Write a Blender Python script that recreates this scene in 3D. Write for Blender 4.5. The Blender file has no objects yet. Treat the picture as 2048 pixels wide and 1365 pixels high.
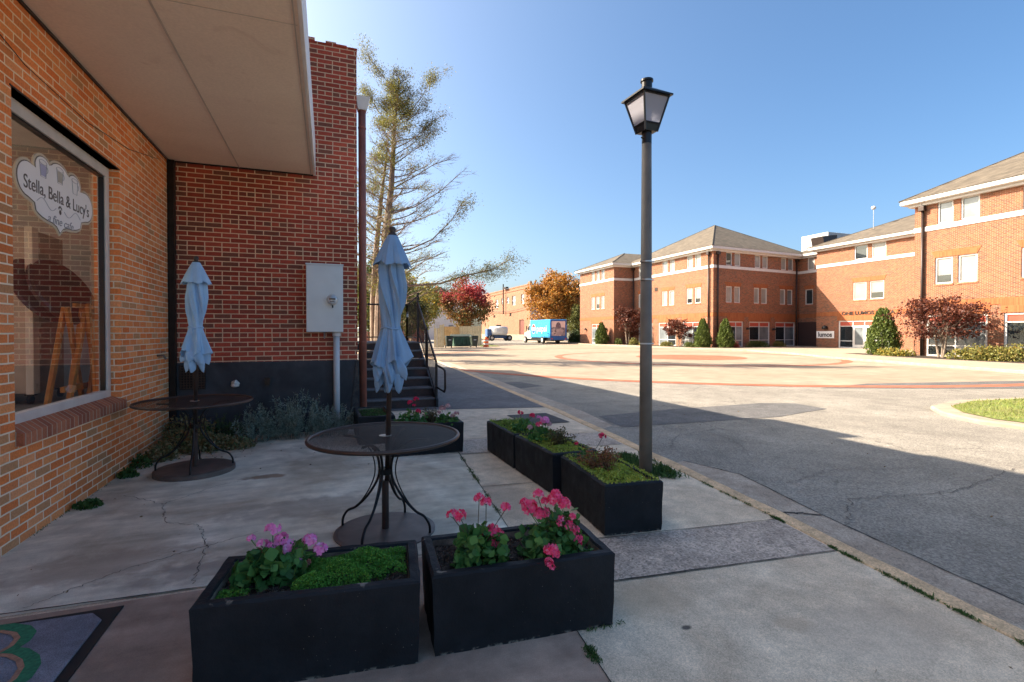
import bpy, math, random
import numpy as np
from mathutils import Matrix, Vector
R = math.radians
rng = np.random.default_rng(7); random.seed(7)
C = bpy.context.scene.collection
scene = bpy.context.scene

# ------------------------------------------------------------------ camera, world, sun, exposure
CA, SA = .9385, .3453          # the camera looks 20.2 degrees right of the street direction (+Y)
cam = bpy.data.objects.new('camera', bpy.data.cameras.new('camera')); C.objects.link(cam)
cam.location = (0, 0, 1.5)
cam.rotation_euler = (R(90 - .7), 0, R(-20.2))
cam.data.lens = 17.578; cam.data.sensor_width = 36
cam.data.shift_y = -.0027
cam.data.clip_start = .05; cam.data.clip_end = 3000
scene.camera = cam

SUN_EL, SUN_DIR = 36.4, Vector((-.82, .57, 0))      # towards the sun, seen from above
world = bpy.data.worlds.new('World'); scene.world = world; world.use_nodes = True
wn = world.node_tree
sky = wn.nodes.new('ShaderNodeTexSky'); sky.sky_type = 'NISHITA'; sky.sun_disc = False
sky.sun_elevation = R(SUN_EL); sky.sun_rotation = math.atan2(SUN_DIR.x, SUN_DIR.y)
sky.air_density = .7; sky.dust_density = 4.0; sky.ozone_density = 1.0
hs = wn.nodes.new('ShaderNodeHueSaturation'); hs.inputs["Saturation"].default_value = 1.26; wn.links.new(sky.outputs[0], hs.inputs['Color'])
mt_ = wn.nodes.new('ShaderNodeMix'); mt_.data_type = 'RGBA'; mt_.blend_type = 'MULTIPLY'; mt_.inputs[0].default_value = 1; mt_.inputs[7].default_value = (.92, 1, .96, 1)   # a touch less violet air
wn.links.new(hs.outputs[0], mt_.inputs[6]); wn.links.new(mt_.outputs[2], wn.nodes['Background'].inputs[0])
wn.nodes['Background'].inputs[1].default_value = .0455
sun = bpy.data.objects.new('sun', bpy.data.lights.new('sun', 'SUN')); C.objects.link(sun)
sun.data.energy = 2.25; sun.data.angle = R(.5); sun.data.color = (1, .86, .69)
_l = SUN_DIR.normalized() * math.cos(R(SUN_EL)); _l.z = math.sin(R(SUN_EL))
sun.rotation_euler = _l.to_track_quat('Z', 'Y').to_euler(); sun.location = _l * 50
scene.view_settings.view_transform = 'Standard'; scene.view_settings.look = 'None'
scene.view_settings.exposure = 2.85; scene.view_settings.gamma = 1
scene.cycles.max_bounces = 14; scene.cycles.diffuse_bounces = 10; scene.cycles.transparent_max_bounces = 24

def at(px, py, d):
    "world point d metres ahead of the lens, measured off the photograph"
    x = (px - 1024) / 1000 * d
    return Vector((CA * x + SA * d, -SA * x + CA * d, 1.5 - (py - 665) / 1000 * d))

# ------------------------------------------------------------------ materials
class NG:
    def __init__(s, name):
        s.m = bpy.data.materials.new(name); s.m.use_nodes = True
        s.t = s.m.node_tree; s.b = s.t.nodes['Principled BSDF']
    def n(s, typ, **kw):
        nd = s.t.nodes.new('ShaderNode' + typ)
        for k, v in kw.items():
            if k.startswith('_'): setattr(nd, k[1:], v)
            else: s.set(nd.inputs[int(k[1:]) if k[0] == 'i' and k[1:].isdigit() else k.replace('_', ' ')], v)
        return nd
    def set(s, sock, v):
        if isinstance(v, bpy.types.NodeSocket): s.t.links.new(v, sock)
        elif isinstance(v, bpy.types.Node): s.t.links.new(v.outputs[0], sock)
        elif isinstance(v, tuple) and len(v) == 3 and sock.type == 'RGBA': sock.default_value = (*v, 1)
        else: sock.default_value = v
    def P(s, **kw):
        for k, v in kw.items(): s.set(s.b.inputs[k.replace('_', ' ')], v)
    def math(s, op, a, b=0.0, c=0.0): return s.n('Math', _operation=op, i0=a, i1=b, i2=c).outputs[0]
    def mix(s, f, a, b, mode='MIX'):
        nd = s.t.nodes.new('ShaderNodeMix'); nd.data_type = 'RGBA'; nd.blend_type = mode
        s.set(nd.inputs[0], f); s.set(nd.inputs[6], a); s.set(nd.inputs[7], b); return nd.outputs[2]
    def ramp(s, f, stops, const=False):
        nd = s.n('ValToRGB', Fac=f); cr = nd.color_ramp
        if const: cr.interpolation = 'CONSTANT'
        while len(cr.elements) < len(stops): cr.elements.new(.5)
        for e, (p, c) in zip(cr.elements, stops):
            e.position = p; e.color = (*c, 1) if isinstance(c, tuple) else (c, c, c, 1)
        return nd.outputs[0]
    def pos(s): return s.n('NewGeometry').outputs['Position']
    def obj(s): return s.n('TexCoord').outputs['Object']
    def noise(s, sc, det=3, vec=None, rough=.55, dist=0.0):
        return s.n('TexNoise', Vector=vec if vec is not None else s.pos(), Scale=sc, Detail=det, Roughness=rough, Distortion=dist).outputs[0]
    def bump(s, h, st=.3, dist=.01):
        s.P(Normal=s.n('Bump', Height=h, Strength=st, Distance=dist).outputs[0])

MAT = {}
def plain(name, col, rough=.6, metal=0, var=.12, sc=6, bump=0, spec=.5):
    if name in MAT: return MAT[name]
    g = NG(name); f = g.noise(sc, 4)
    k = g.ramp(f, [(.3, tuple(c * (1 - var) for c in col)), (.7, tuple(min(1, c * (1 + var)) for c in col))])
    g.P(Base_Color=k, Roughness=rough, Metallic=metal, Specular_IOR_Level=spec)
    if bump: g.bump(g.noise(sc * 12, 4), bump, .004)
    MAT[name] = g.m; return g.m

def brick(name, pal, mortar, L=.2127, H=.0677, ms=.0055, header=False, vert=False, bump=.5, dirt=.25, msmooth=.15, grime=None):
    g = NG(name); p = g.n('SeparateXYZ', Vector=g.pos())
    u = g.math('ADD', p.outputs[0], p.outputs[1]); v = p.outputs[2]
    # slightly wavering joints
    wv = g.noise(9, 2); wob = g.math('MULTIPLY', g.math('SUBTRACT', wv, .5), .012)
    vec = g.n('CombineXYZ', X=g.math('ADD', u, wob), Y=g.math('ADD', v, g.math('MULTIPLY', wob, .5)), Z=0.0)
    def bt(w):
        nd = g.n('TexBrick', Vector=vec, Color1=(0, 0, 0), Color2=(1, 1, 1), Mortar=(0, 0, 0), Scale=1.0, Mortar_Size=ms, Mortar_Smooth=msmooth, Bias=0.0, Brick_Width=w, Row_Height=H)
        nd.offset = .5; return nd
    a = bt(L); col, fac = a.outputs[0], a.outputs[1]
    if header:
        b = bt(L / 2)
        row = g.math('FLOOR', g.math('DIVIDE', v, H)); md = g.math('MODULO', row, 6.0)
        is_h = g.math('COMPARE', md, 3.0, .5)
        col = g.mix(is_h, col, b.outputs[0]); fac = g.math('ADD', g.math('MULTIPLY', fac, g.math('SUBTRACT', 1.0, is_h)), g.math('MULTIPLY', b.outputs[1], is_h))
        col = g.mix(g.math('MULTIPLY', is_h, .35), col, (1, 1, 1))
    n = len(pal)
    base = g.ramp(col, [(i / n, c) for i, c in enumerate(pal)], const=True)
    fine = g.noise(60, 5); big = g.noise(.8, 4)
    base = g.mix(1.0, base, g.ramp(fine, [(.25, .78), (.75, 1.18)]), 'MULTIPLY')
    base = g.mix(1.0, base, g.ramp(big, [(.3, 1 - dirt), (.7, 1 + dirt * .3)]), 'MULTIPLY')
    mc = g.mix(g.ramp(g.noise(2.3, 5), [(.35, 0.0), (.75, .55)]), mortar, tuple(c * .62 for c in mortar))
    out = g.mix(fac, base, mc)
    if grime:
        z0, z1, gc = grime
        h = g.math('DIVIDE', g.math('SUBTRACT', v, z0), z1 - z0)
        h = g.math('ADD', h, g.math('MULTIPLY', g.math('SUBTRACT', g.noise(3, 4), .5), 1.2))
        out = g.mix(g.ramp(h, [(.2, .6), (.8, 0.0)]), out, gc)
    g.P(Base_Color=out, Roughness=.85, Specular_IOR_Level=.25)
    hgt = g.math('SUBTRACT', g.math('MULTIPLY', g.noise(110, 4), .35), fac)
    g.bump(hgt, bump, .006)
    MAT[name] = g.m; return g.m

def concrete(name, c, stain, sc=1.3, speck=.25, rough=.85, specks=None, bump=.25, streak=None, cracks=None):
    g = NG(name)
    a = g.noise(sc, 6, rough=.62, dist=.6); b = g.noise(sc * 5.3, 5); f = g.noise(190, 3)
    o = g.mix(g.ramp(a, [(.36, 0.0), (.66, 1.0)]), stain, c)
    o = g.mix(1.0, o, g.ramp(b, [(.3, .82), (.7, 1.12)]), 'MULTIPLY')
    o = g.mix(1.0, o, g.ramp(f, [(.3, 1 - speck), (.7, 1 + speck)]), 'MULTIPLY')
    h = f
    if specks:
        scv, dark, light = specks
        vn = g.n('TexVoronoi', Vector=g.pos(), Scale=scv, Randomness=1.0)
        o = g.mix(1.0, o, g.ramp(vn.outputs['Color'], [(.1, dark), (.55, 1.0), (.95, light)]), 'MULTIPLY')
        h = g.math('ADD', g.math('MULTIPLY', vn.outputs['Distance'], -1.0), f)
    if streak:
        p = g.n('Mapping', Vector=g.pos(), Rotation=(0, 0, streak[1])); p.inputs['Scale'].default_value = (.28, 3.4, 1)
        s = g.noise(1.6, 6, p.outputs[0], .65)
        o = g.mix(1.0, o, g.ramp(s, [(.3, 1 - streak[0]), (.68, 1 + streak[0] * .35)]), 'MULTIPLY')
    if cracks:
        w = g.n('TexNoise', Vector=g.pos(), Scale=1.7, Detail=5.0)
        vv = g.n('VectorMath', _operation='ADD', i0=g.pos(), i1=g.n('VectorMath', _operation='SCALE', i0=w.outputs['Color'], Scale=1.1).outputs[0])
        vo = g.n('TexVoronoi', Vector=vv.outputs[0], Scale=cracks, Randomness=1.0, _feature='DISTANCE_TO_EDGE')
        k = g.math('MULTIPLY', g.ramp(vo.outputs[0], [(.0, 1.0), (.006, 0.0)]), g.ramp(g.noise(.6, 3), [(.45, 0.0), (.6, .7)]))
        o = g.mix(k, o, tuple(x * .3 for x in stain))
    g.P(Base_Color=o, Roughness=rough, Specular_IOR_Level=.3)
    g.bump(h, bump, .003)
    MAT[name] = g.m; return g.m

def leafmat(name, pal, trans=.3, z=None):
    g = NG(name); r = g.n('NewGeometry').outputs['Random Per Island']
    n = len(pal)
    c = g.ramp(r, [(i / max(1, n - 1), p) for i, p in enumerate(pal)])
    if z:
        p = g.n('SeparateXYZ', Vector=g.pos()).outputs[2]
        k = g.math('ADD', g.math('DIVIDE', g.math('SUBTRACT', p, z[0]), z[1] - z[0]), g.math('MULTIPLY', g.math('SUBTRACT', g.noise(.55, 3), .5), 1.5))
        c = g.mix(g.ramp(k, [(.35, 0.0), (.65, 1.0)]), c, g.ramp(r, [(i / max(1, len(z[2]) - 1), q) for i, q in enumerate(z[2])]))
    g.P(Base_Color=c, Roughness=.55, Specular_IOR_Level=.3)
    tr = g.n('BsdfTranslucent', Color=c); mx = g.n('MixShader', Fac=trans)
    g.t.links.new(g.b.outputs[0], mx.inputs[1]); g.t.links.new(tr.outputs[0], mx.inputs[2])
    g.t.links.new(mx.outputs[0], g.t.nodes['Material Output'].inputs[0])
    MAT[name] = g.m; return g.m

def glass_real(name, tint=(.95, .96, .95), k=.38):
    g = NG(name); fr = g.n('Fresnel', IOR=1.5)
    f = g.math('MINIMUM', g.math('MULTIPLY', fr.outputs[0], k), 1.0)
    t = g.n('BsdfTransparent', Color=tint); s = g.n('BsdfGlossy', Color=(1, 1, 1), Roughness=0.0)
    mx = g.n('MixShader', Fac=f); g.t.links.new(t.outputs[0], mx.inputs[1]); g.t.links.new(s.outputs[0], mx.inputs[2])
    g.t.links.new(mx.outputs[0], g.t.nodes['Material Output'].inputs[0]); MAT[name] = g.m; return g.m

M_cafe = brick('cafe_brick', [(.86, .27, .085), (.78, .22, .065), (.90, .34, .12), (.76, .27, .095), (.84, .25, .07), (.90, .30, .10), (.60, .29, .13), (.80, .26, .09), (.88, .36, .15)], (.92, .74, .52), ms=.0062)
M_old = brick('old_brick', [(.44, .080, .044), (.37, .066, .038), (.50, .095, .055), (.40, .072, .044), (.32, .075, .048), (.47, .085, .05), (.25, .085, .055)], (.78, .55, .36), ms=.0070, header=True, dirt=.3)
M_sill = brick('sill_brick', [(.42, .14, .07), (.34, .11, .06), (.48, .17, .085)], (.5, .38, .27), L=.072, H=1.0, ms=.005)
M_lumos = brick('plaza_brick', [(.26, .070, .030), (.21, .056, .024), (.31, .092, .04), (.17, .056, .028), (.28, .078, .032), (.115, .045, .027)], (.40, .29, .20), ms=.0080, dirt=.12, bump=.3)
M_lintel = brick('soldier_brick', [(.34, .11, .042), (.31, .095, .036), (.37, .125, .048)], (.34, .15, .07), L=.075, H=.42, ms=.0035, dirt=.1, bump=.2)
M_ware = brick('warehouse_brick', [(.30, .135, .078), (.27, .115, .066), (.33, .155, .09)], (.34, .23, .155), dirt=.15, bump=.2)
M_found = concrete('painted_foundation', (.075, .078, .088), (.03, .031, .036), sc=1.1, speck=.15, rough=.6, bump=.3)
M_patio = concrete('patio_concrete', (.92, .85, .68), (.55, .455, .33), sc=.95, speck=.12, streak=(.26, .5))
def rust_stain(mat, cx_, cy_, rx, ry, col, amt):
    t = mat.node_tree; b = t.nodes['Principled BSDF']; old = b.inputs['Base Color'].links[0].from_socket
    g = NG.__new__(NG); g.m = mat; g.t = t; g.b = b
    mp = g.n('Mapping', Vector=g.pos()); mp.inputs['Location'].default_value = (-cx_ / rx, -cy_ / ry, 0); mp.inputs['Scale'].default_value = (1 / rx, 1 / ry, 0)
    d = g.n('VectorMath', _operation='LENGTH', i0=mp.outputs[0]).outputs['Value']
    k = g.math('ADD', d, g.math('MULTIPLY', g.math('SUBTRACT', g.noise(7, 5), .5), 1.6))
    g.P(Base_Color=g.mix(g.ramp(k, [(.55, amt), (1.0, 0.0)]), old, col))
rust_stain(M_patio, -.62, 5.72, .26, .10, (.26, .15, .08), .8)
rust_stain(M_patio, -1.35, 3.9, .75, .30, (.34, .25, .18), .55)
rust_stain(M_patio, -.1, 4.6, .9, .30, (.30, .25, .20), .55)
rust_stain(M_patio, -.5, 3.6, .8, .2, (.28, .23, .19), .6)
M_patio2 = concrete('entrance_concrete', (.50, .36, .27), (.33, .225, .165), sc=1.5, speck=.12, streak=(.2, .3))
M_walk = concrete('walk_concrete', (.80, .64, .46), (.63, .48, .33), sc=1.4, speck=.22, specks=(130, .8, 1.15))
for a_ in ((1.70, 2.06, .035, .024, (.06, .055, .05), .9), (1.65, 2.35, .35, .22, (.50, .35, .22), .45), (2.6, 1.7, .5, .3, (.46, .36, .27), .35), (2.5, 3.5, .4, .2, (.45, .34, .25), .4), (2.25, 1.9, .12, .08, (.42, .28, .17), .4), (1.5, 4.2, .3, .6, (.40, .30, .22), .4)): rust_stain(M_walk, *a_)
M_aggr = concrete('walk_aggregate', (.58, .46, .36), (.44, .345, .27), sc=2, speck=.2, specks=(75, .55, 1.3), bump=.7)
M_walkd = concrete('walk_asphalt', (.20, .19, .185), (.14, .13, .125), sc=1.1, speck=.3, specks=(90, .6, 1.4), bump=.6)
M_asph = concrete('asphalt', (.28, .255, .215), (.21, .19, .16), sc=.45, speck=.28, specks=(70, .62, 1.4), bump=.6, cracks=.42)
M_patch = concrete('asphalt_patch', (.14, .135, .13), (.10, .097, .095), sc=1.1, speck=.25, specks=(80, .6, 1.4), bump=.5)
M_gut = concrete('gutter_concrete', (.46, .38, .30), (.34, .27, .205), sc=1.6, speck=.25, specks=(90, .7, 1.2), bump=.5)
M_kerb = concrete('kerb_stone', (.80, .54, .31), (.55, .38, .22), sc=3.4, speck=.2, specks=(100, .75, 1.2), bump=.5)
M_plaza = concrete('plaza_concrete', (.34, .265, .195), (.27, .21, .15), sc=.32, speck=.1, streak=(.14, .9))
M_far = concrete('pale_concrete', (.36, .29, .215), (.30, .24, .18), sc=.7, speck=.1)
M_grass = concrete('lawn', (.15, .20, .045), (.20, .19, .06), sc=1.6, speck=.4, bump=.8)
M_earth = concrete('earth', (.16, .14, .09), (.10, .11, .05), sc=.2, speck=.3)
M_dirt = concrete('planting_soil', (.055, .038, .028), (.025, .018, .014), sc=14, speck=.5, specks=(60, .4, 2.2), bump=1)
def paverbrick():
    g = NG('ring_brick'); p = g.pos()
    nd = g.n('TexBrick', Vector=p, Color1=(0, 0, 0), Color2=(1, 1, 1), Mortar=(.4, .4, .4), Scale=1.0, Mortar_Size=.006, Brick_Width=.22, Row_Height=.11, Bias=0.0)
    c = g.ramp(nd.outputs[0], [(0, (.27, .075, .036)), (1, (.38, .12, .06))])
    c = g.mix(1.0, c, g.ramp(g.noise(.8, 4), [(.3, .8), (.7, 1.15)]), 'MULTIPLY')
    g.P(Base_Color=c, Roughness=.85); return g.m
M_ring = paverbrick()
def shingle():
    g = NG('roof_shingle'); p = g.n('SeparateXYZ', Vector=g.pos())
    u = g.math('ADD', p.outputs[0], p.outputs[1])
    nd = g.n('TexBrick', Vector=g.n('CombineXYZ', X=u, Y=g.math('MULTIPLY', p.outputs[2], 2.0), Z=0.0), Color1=(0, 0, 0), Color2=(1, 1, 1), Mortar=(0, 0, 0), Scale=1.0, Mortar_Size=.012, Brick_Width=.3, Row_Height=.2, Bias=0.0)
    c = g.ramp(nd.outputs[0], [(0, (.08, .064, .046)), (.5, (.11, .088, .064)), (1, (.145, .117, .085))])
    c = g.mix(1.0, c, g.ramp(g.noise(.7, 4), [(.3, .85), (.7, 1.12)]), 'MULTIPLY')
    g.P(Base_Color=c, Roughness=.9); g.bump(nd.outputs[1], .4, .01); return g.m
M_roof = shingle()
def soffit():
    g = NG('soffit_paint'); b = g.noise(.9, 5, dist=.5)
    c = g.mix(g.ramp(b, [(.32, 0.0), (.7, 1.0)]), (.80, .66, .53), (.88, .75, .61))
    c = g.mix(1.0, c, g.ramp(g.noise(45, 4), [(.3, .94), (.7, 1.05)]), 'MULTIPLY')
    st = g.noise(2.4, 5, dist=1.2)
    c = g.mix(g.ramp(st, [(.62, 0.0), (.72, .3)]), c, (.60, .44, .33))
    g.P(Base_Color=c, Roughness=.8); g.bump(g.noise(120, 4), .25, .003); return g.m
M_soffit = soffit()
def planterpaint():
    g = NG('black_masonry_paint'); v = g.n('TexVoronoi', Vector=g.pos(), Scale=42.0, Randomness=1.0)
    k = g.math('MULTIPLY', g.ramp(v.outputs['Distance'], [(.04, 1.0), (.08, 0.0)]), g.ramp(g.noise(5, 3), [(.52, 0.0), (.6, 1.0)]))
    c = g.ramp(g.noise(4, 5), [(.3, (.010, .0105, .012)), (.7, (.020, .021, .024))])
    ob = g.n('SeparateXYZ', Vector=g.obj()).outputs[2]
    e = g.math('MULTIPLY', g.ramp(ob, [(.003, .8), (.014, 0.0)]), g.ramp(g.noise(34, 5), [(.5, 0.0), (.62, 1.0)]))
    e2 = g.math('MULTIPLY', g.ramp(ob, [(.362, 0.0), (.378, 1.0)]), g.ramp(g.noise(9, 5), [(.64, 0.0), (.68, .8)]))
    c = g.mix(g.math('MINIMUM', g.math('ADD', k, g.math('ADD', e, e2)), 1.0), c, (.33, .28, .22))
    g.P(Base_Color=c, Roughness=g.ramp(g.noise(7, 3), [(.3, .5), (.7, .75)]), Specular_IOR_Level=.22)
    g.bump(g.math('ADD', g.noise(28, 5), g.math('MULTIPLY', g.noise(120, 3), .5)), .55, .006); return g.m
M_planter = planterpaint()
def canvas(name, ca, cb):
    g = NG(name); c = g.ramp(g.noise(5, 4), [(.3, ca), (.7, cb)])
    w = g.math('MULTIPLY', g.math('SINE', g.math('MULTIPLY', g.n('SeparateXYZ', Vector=g.pos()).outputs[2], 1500.0)), .5)
    g.P(Base_Color=c, Roughness=.9, Specular_IOR_Level=.15)
    tr = g.n('BsdfTranslucent', Color=c); mx = g.n('MixShader', Fac=.12)
    g.t.links.new(g.b.outputs[0], mx.inputs[1]); g.t.links.new(tr.outputs[0], mx.inputs[2]); g.t.links.new(mx.outputs[0], g.t.nodes['Material Output'].inputs[0])
    g.bump(g.noise(22, 4), .25, .01); return g.m
M_canvas = canvas('pale_canvas', (.36, .55, .76), (.46, .66, .86)); M_canvas2 = canvas('blue_canvas', (.22, .36, .54), (.31, .47, .66))
def meshmetal():
    g = NG('perforated_metal'); p = g.n('SeparateXYZ', Vector=g.obj())
    s1 = g.math('SINE', g.math('MULTIPLY', g.math('ADD', p.outputs[0], p.outputs[1]), 420.0))
    s2 = g.math('SINE', g.math('MULTIPLY', g.math('SUBTRACT', p.outputs[0], p.outputs[1]), 420.0))
    hole = g.math('GREATER_THAN', g.math('MULTIPLY', s1, s2), .22)
    c = g.ramp(g.noise(3, 5), [(.35, (.022, .017, .015)), (.7, (.05, .033, .026))])
    g.P(Base_Color=c, Roughness=.6, Metallic=.2, Specular_IOR_Level=.3)
    t = g.n('BsdfTransparent'); mx = g.n('MixShader', Fac=hole)
    g.t.links.new(g.b.outputs[0], mx.inputs[1]); g.t.links.new(t.outputs[0], mx.inputs[2]); g.t.links.new(mx.outputs[0], g.t.nodes['Material Output'].inputs[0]); return g.m
M_mesh = meshmetal()
M_brown = plain('brown_metal', (.075, .05, .04), .42, .5, .3, 9)
M_base = plain('weathered_plate', (.16, .12, .10), .5, .3, .25, 7, .1)
M_iron = plain('black_iron', (.018, .016, .016), .4, .5, .3, 12)
M_rail = plain('dark_rail', (.035, .025, .022), .45, .4, .35, 9)
M_post = plain('post_paint', (.165, .14, .115), .55, .1, .18, 5, .25)
M_black = plain('lamp_black', (.012, .012, .013), .3, .3, .2, 9)
M_silver = plain('steel_band', (.45, .45, .46), .35, .9, .1, 9)
M_white = plain('white_paint', (.62, .60, .57), .5, 0, .06, 4)
M_cream = plain('cream_frame', (.62, .56, .50), .5, 0, .1, 5)
M_fascia = plain('fascia_white', (.74, .71, .68), .6, 0, .08, 3)
M_grey = plain('meter_grey', (.56, .58, .60), .38, .3, .08, 2.2)
M_pvc = plain('conduit_grey', (.58, .59, .60), .5, 0, .08, 4)
M_rust = plain('downpipe_red', (.27, .095, .065), .55, .1, .2, 4, .15)
M_step = concrete('stair_steel', (.105, .05, .038), (.045, .038, .038), sc=2.2, speck=.2, rough=.55)
M_tread = concrete('stair_tread', (.20, .20, .21), (.10, .085, .08), sc=3, speck=.2, rough=.5)
M_string = plain('stringer_black', (.02, .02, .023), .45, .3, .2, 5)
M_darkgl = plain('dark_pane', (.018, .024, .028), .04, 0, .3, 1.5, 0, .9)
M_blind = plain('blind_pane', (.27, .265, .245), .25, 0, .12, 1.1)
M_half = plain('grey_pane', (.17, .19, .20), .12, 0, .35, .9, 0, .8)
M_redp = plain('red_panel', (.42, .07, .04), .45, 0, .1, 3)
M_gutd = plain('bronze_pipe', (.045, .03, .025), .45, .4, .2, 5)
M_wood = concrete('stained_wood', (.72, .30, .06), (.55, .20, .035), sc=5, speck=.1, rough=.4, streak=(.3, 1.57))
M_pine = concrete('fence_pine', (.62, .43, .20), (.50, .32, .13), sc=2, speck=.1, streak=(.2, 0))
M_pine2 = concrete('fence_pale', (.66, .56, .36), (.55, .45, .28), sc=2, speck=.1)
M_bin = plain('bin_green', (.035, .05, .035), .5, 0, .2, 5)
M_tarp = plain('dumpster_green', (.02, .075, .05), .55, 0, .4, 3)
M_orange = plain('barrel_orange', (.75, .13, .03), .5, 0, .08, 4)
M_blue = plain('truck_blue', (.02, .30, .62), .3, 0, .18, 1.2)
M_blued = plain('truck_deep_blue', (.012, .11, .36), .3, 0, .15, 1.2)
M_tyre = plain('tyre', (.02, .02, .02), .8, 0, .1, 5)
M_skin = plain('emblem_red', (.6, .03, .03), .5)
M_sign = plain('sign_white', (.86, .82, .78), .5, 0, .03, 4)
M_signe = plain('sign_edge', (.60, .50, .36), .5, 0, .05, 4)
M_ink = plain('sign_ink', (.12, .095, .075), .6)
M_ink2 = plain('sign_pale_ink', (.38, .36, .38), .6)
M_lav = plain('cup_lavender', (.42, .42, .56), .6)
M_tan = plain('cup_tan', (.46, .42, .34), .6)
M_mat = concrete('mat_carpet', (.27, .275, .31), (.19, .19, .22), sc=3, speck=.4, bump=.8)
M_rubber = plain('mat_rubber', (.012, .012, .012), .7)
M_green = plain('mat_green', (.03, .19, .09), .9, 0, .3, 60)
M_matan = plain('mat_tan', (.40, .21, .13), .9, 0, .3, 60)
M_bark = concrete('bark', (.27, .21, .16), (.16, .125, .095), sc=4, speck=.3, bump=1)
M_inner = plain('interior_wall', (.50, .50, .49), .8)
M_glass = glass_real('shop_glass')
M_frost = (lambda: (lambda g: (g.P(Base_Color=(.40, .40, .46), Roughness=.35, Transmission_Weight=.35, IOR=1.2), g.m)[1])(NG('lantern_glass')))()
L_red = leafmat('leaf_maroon', [(.075, .022, .018), (.11, .032, .02), (.17, .055, .028), (.05, .02, .018)])
L_arb = leafmat('leaf_arborvitae', [(.06, .095, .02), (.11, .15, .03), (.17, .21, .045), (.04, .065, .018)], .2)
L_con = leafmat('leaf_conifer', [(.10, .12, .035), (.17, .17, .045), (.28, .25, .05), (.07, .09, .03)], .4)
L_map = leafmat('leaf_maple', [(.24, .08, .03), (.14, .16, .05), (.32, .13, .04), (.10, .12, .04)], .35, (3.2, 8.0, [(.34, .035, .05), (.40, .07, .06), (.24, .03, .04)]))
L_ora = leafmat('leaf_orange', [(.42, .16, .03), (.30, .14, .03), (.52, .23, .04), (.13, .12, .03)], .35)
L_yel = leafmat('leaf_yellow', [(.42, .28, .05), (.25, .24, .05), (.15, .17, .05)], .35)
L_grn = leafmat('leaf_green', [(.06, .09, .025), (.10, .13, .03), (.18, .17, .04)], .3)
L_shr = leafmat('leaf_shrub', [(.15, .17, .04), (.25, .22, .05), (.10, .12, .035), (.30, .20, .05)], .3)
L_sage = leafmat('leaf_sage', [(.24, .30, .24), (.36, .43, .35), (.15, .20, .15), (.48, .54, .45)], .2)
L_weed = leafmat('leaf_weed', [(.06, .12, .03), (.09, .17, .04), (.05, .09, .03)], .3)
L_ivy = leafmat('leaf_bronze', [(.17, .15, .05), (.32, .21, .09), (.11, .15, .05), (.42, .31, .17), (.10, .14, .05)], .2)
L_ger = leafmat('leaf_geranium', [(.05, .15, .035), (.085, .22, .05), (.14, .29, .07), (.04, .11, .03)], .2)
L_sed = leafmat('leaf_sedum', [(.075, .24, .03), (.12, .33, .04), (.19, .42, .06), (.05, .16, .03)], .25)
L_lime = leafmat('leaf_lime', [(.36, .42, .05), (.50, .54, .08), (.24, .31, .045), (.60, .60, .12)], .25)
L_rus = leafmat('leaf_russet', [(.26, .085, .045), (.36, .14, .06), (.17, .08, .035), (.17, .16, .05)], .2)
L_pink = leafmat('petal_coral', [(.97, .07, .22), (.98, .16, .34), (.92, .04, .15), (.98, .38, .52)], .35)
L_purp = leafmat('petal_orchid', [(.94, .26, .60), (.96, .40, .70), (.86, .18, .50), (.97, .56, .78)], .25)
L_rose = leafmat('petal_crimson', [(.72, .02, .09), (.80, .05, .15), (.6, .01, .06)], .25)
L_pale = leafmat('petal_faded', [(.62, .38, .38), (.55, .25, .28), (.70, .50, .46)], .25)
L_bud = leafmat('petal_dry', [(.35, .12, .08), (.45, .18, .12)], .1)

# ------------------------------------------------------------------ mesh helpers
W = {}
def tag(o, label=None, cat=None, group=None, kind=None):
    for k, v in (('label', label), ('category', cat), ('group', group), ('kind', kind)):
        if v: o[k] = v
    return o
def thing(name, label, cat, loc=(0, 0, 0), group=None):
    o = bpy.data.objects.new(name, None); C.objects.link(o); o.location = loc; o.empty_display_size = .2
    W[o.name] = Matrix.Translation(loc); return tag(o, label, cat, group)
def link(me, name, mat, parent=None, smooth=False):
    me.name = name
    for m in (mat if isinstance(mat, (list, tuple)) else [mat]): me.materials.append(m)
    if smooth: me.polygons.foreach_set('use_smooth', [True] * len(me.polygons))
    if parent is None:       # origin at the base
        co = np.zeros(len(me.vertices) * 3); me.vertices.foreach_get('co', co); co = co.reshape(-1, 3)
        c = (co.min(0) + co.max(0)) / 2; c[2] = co[:, 2].min()
        me.vertices.foreach_set('co', (co - c).ravel()); me.update()
    o = bpy.data.objects.new(name, me); C.objects.link(o)
    if parent is None: o.location = c; W[o.name] = Matrix.Translation(c)
    else:
        o.parent = parent; o.matrix_parent_inverse = W[parent.name].inverted(); W[o.name] = Matrix.Identity(4)
    return o
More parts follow.
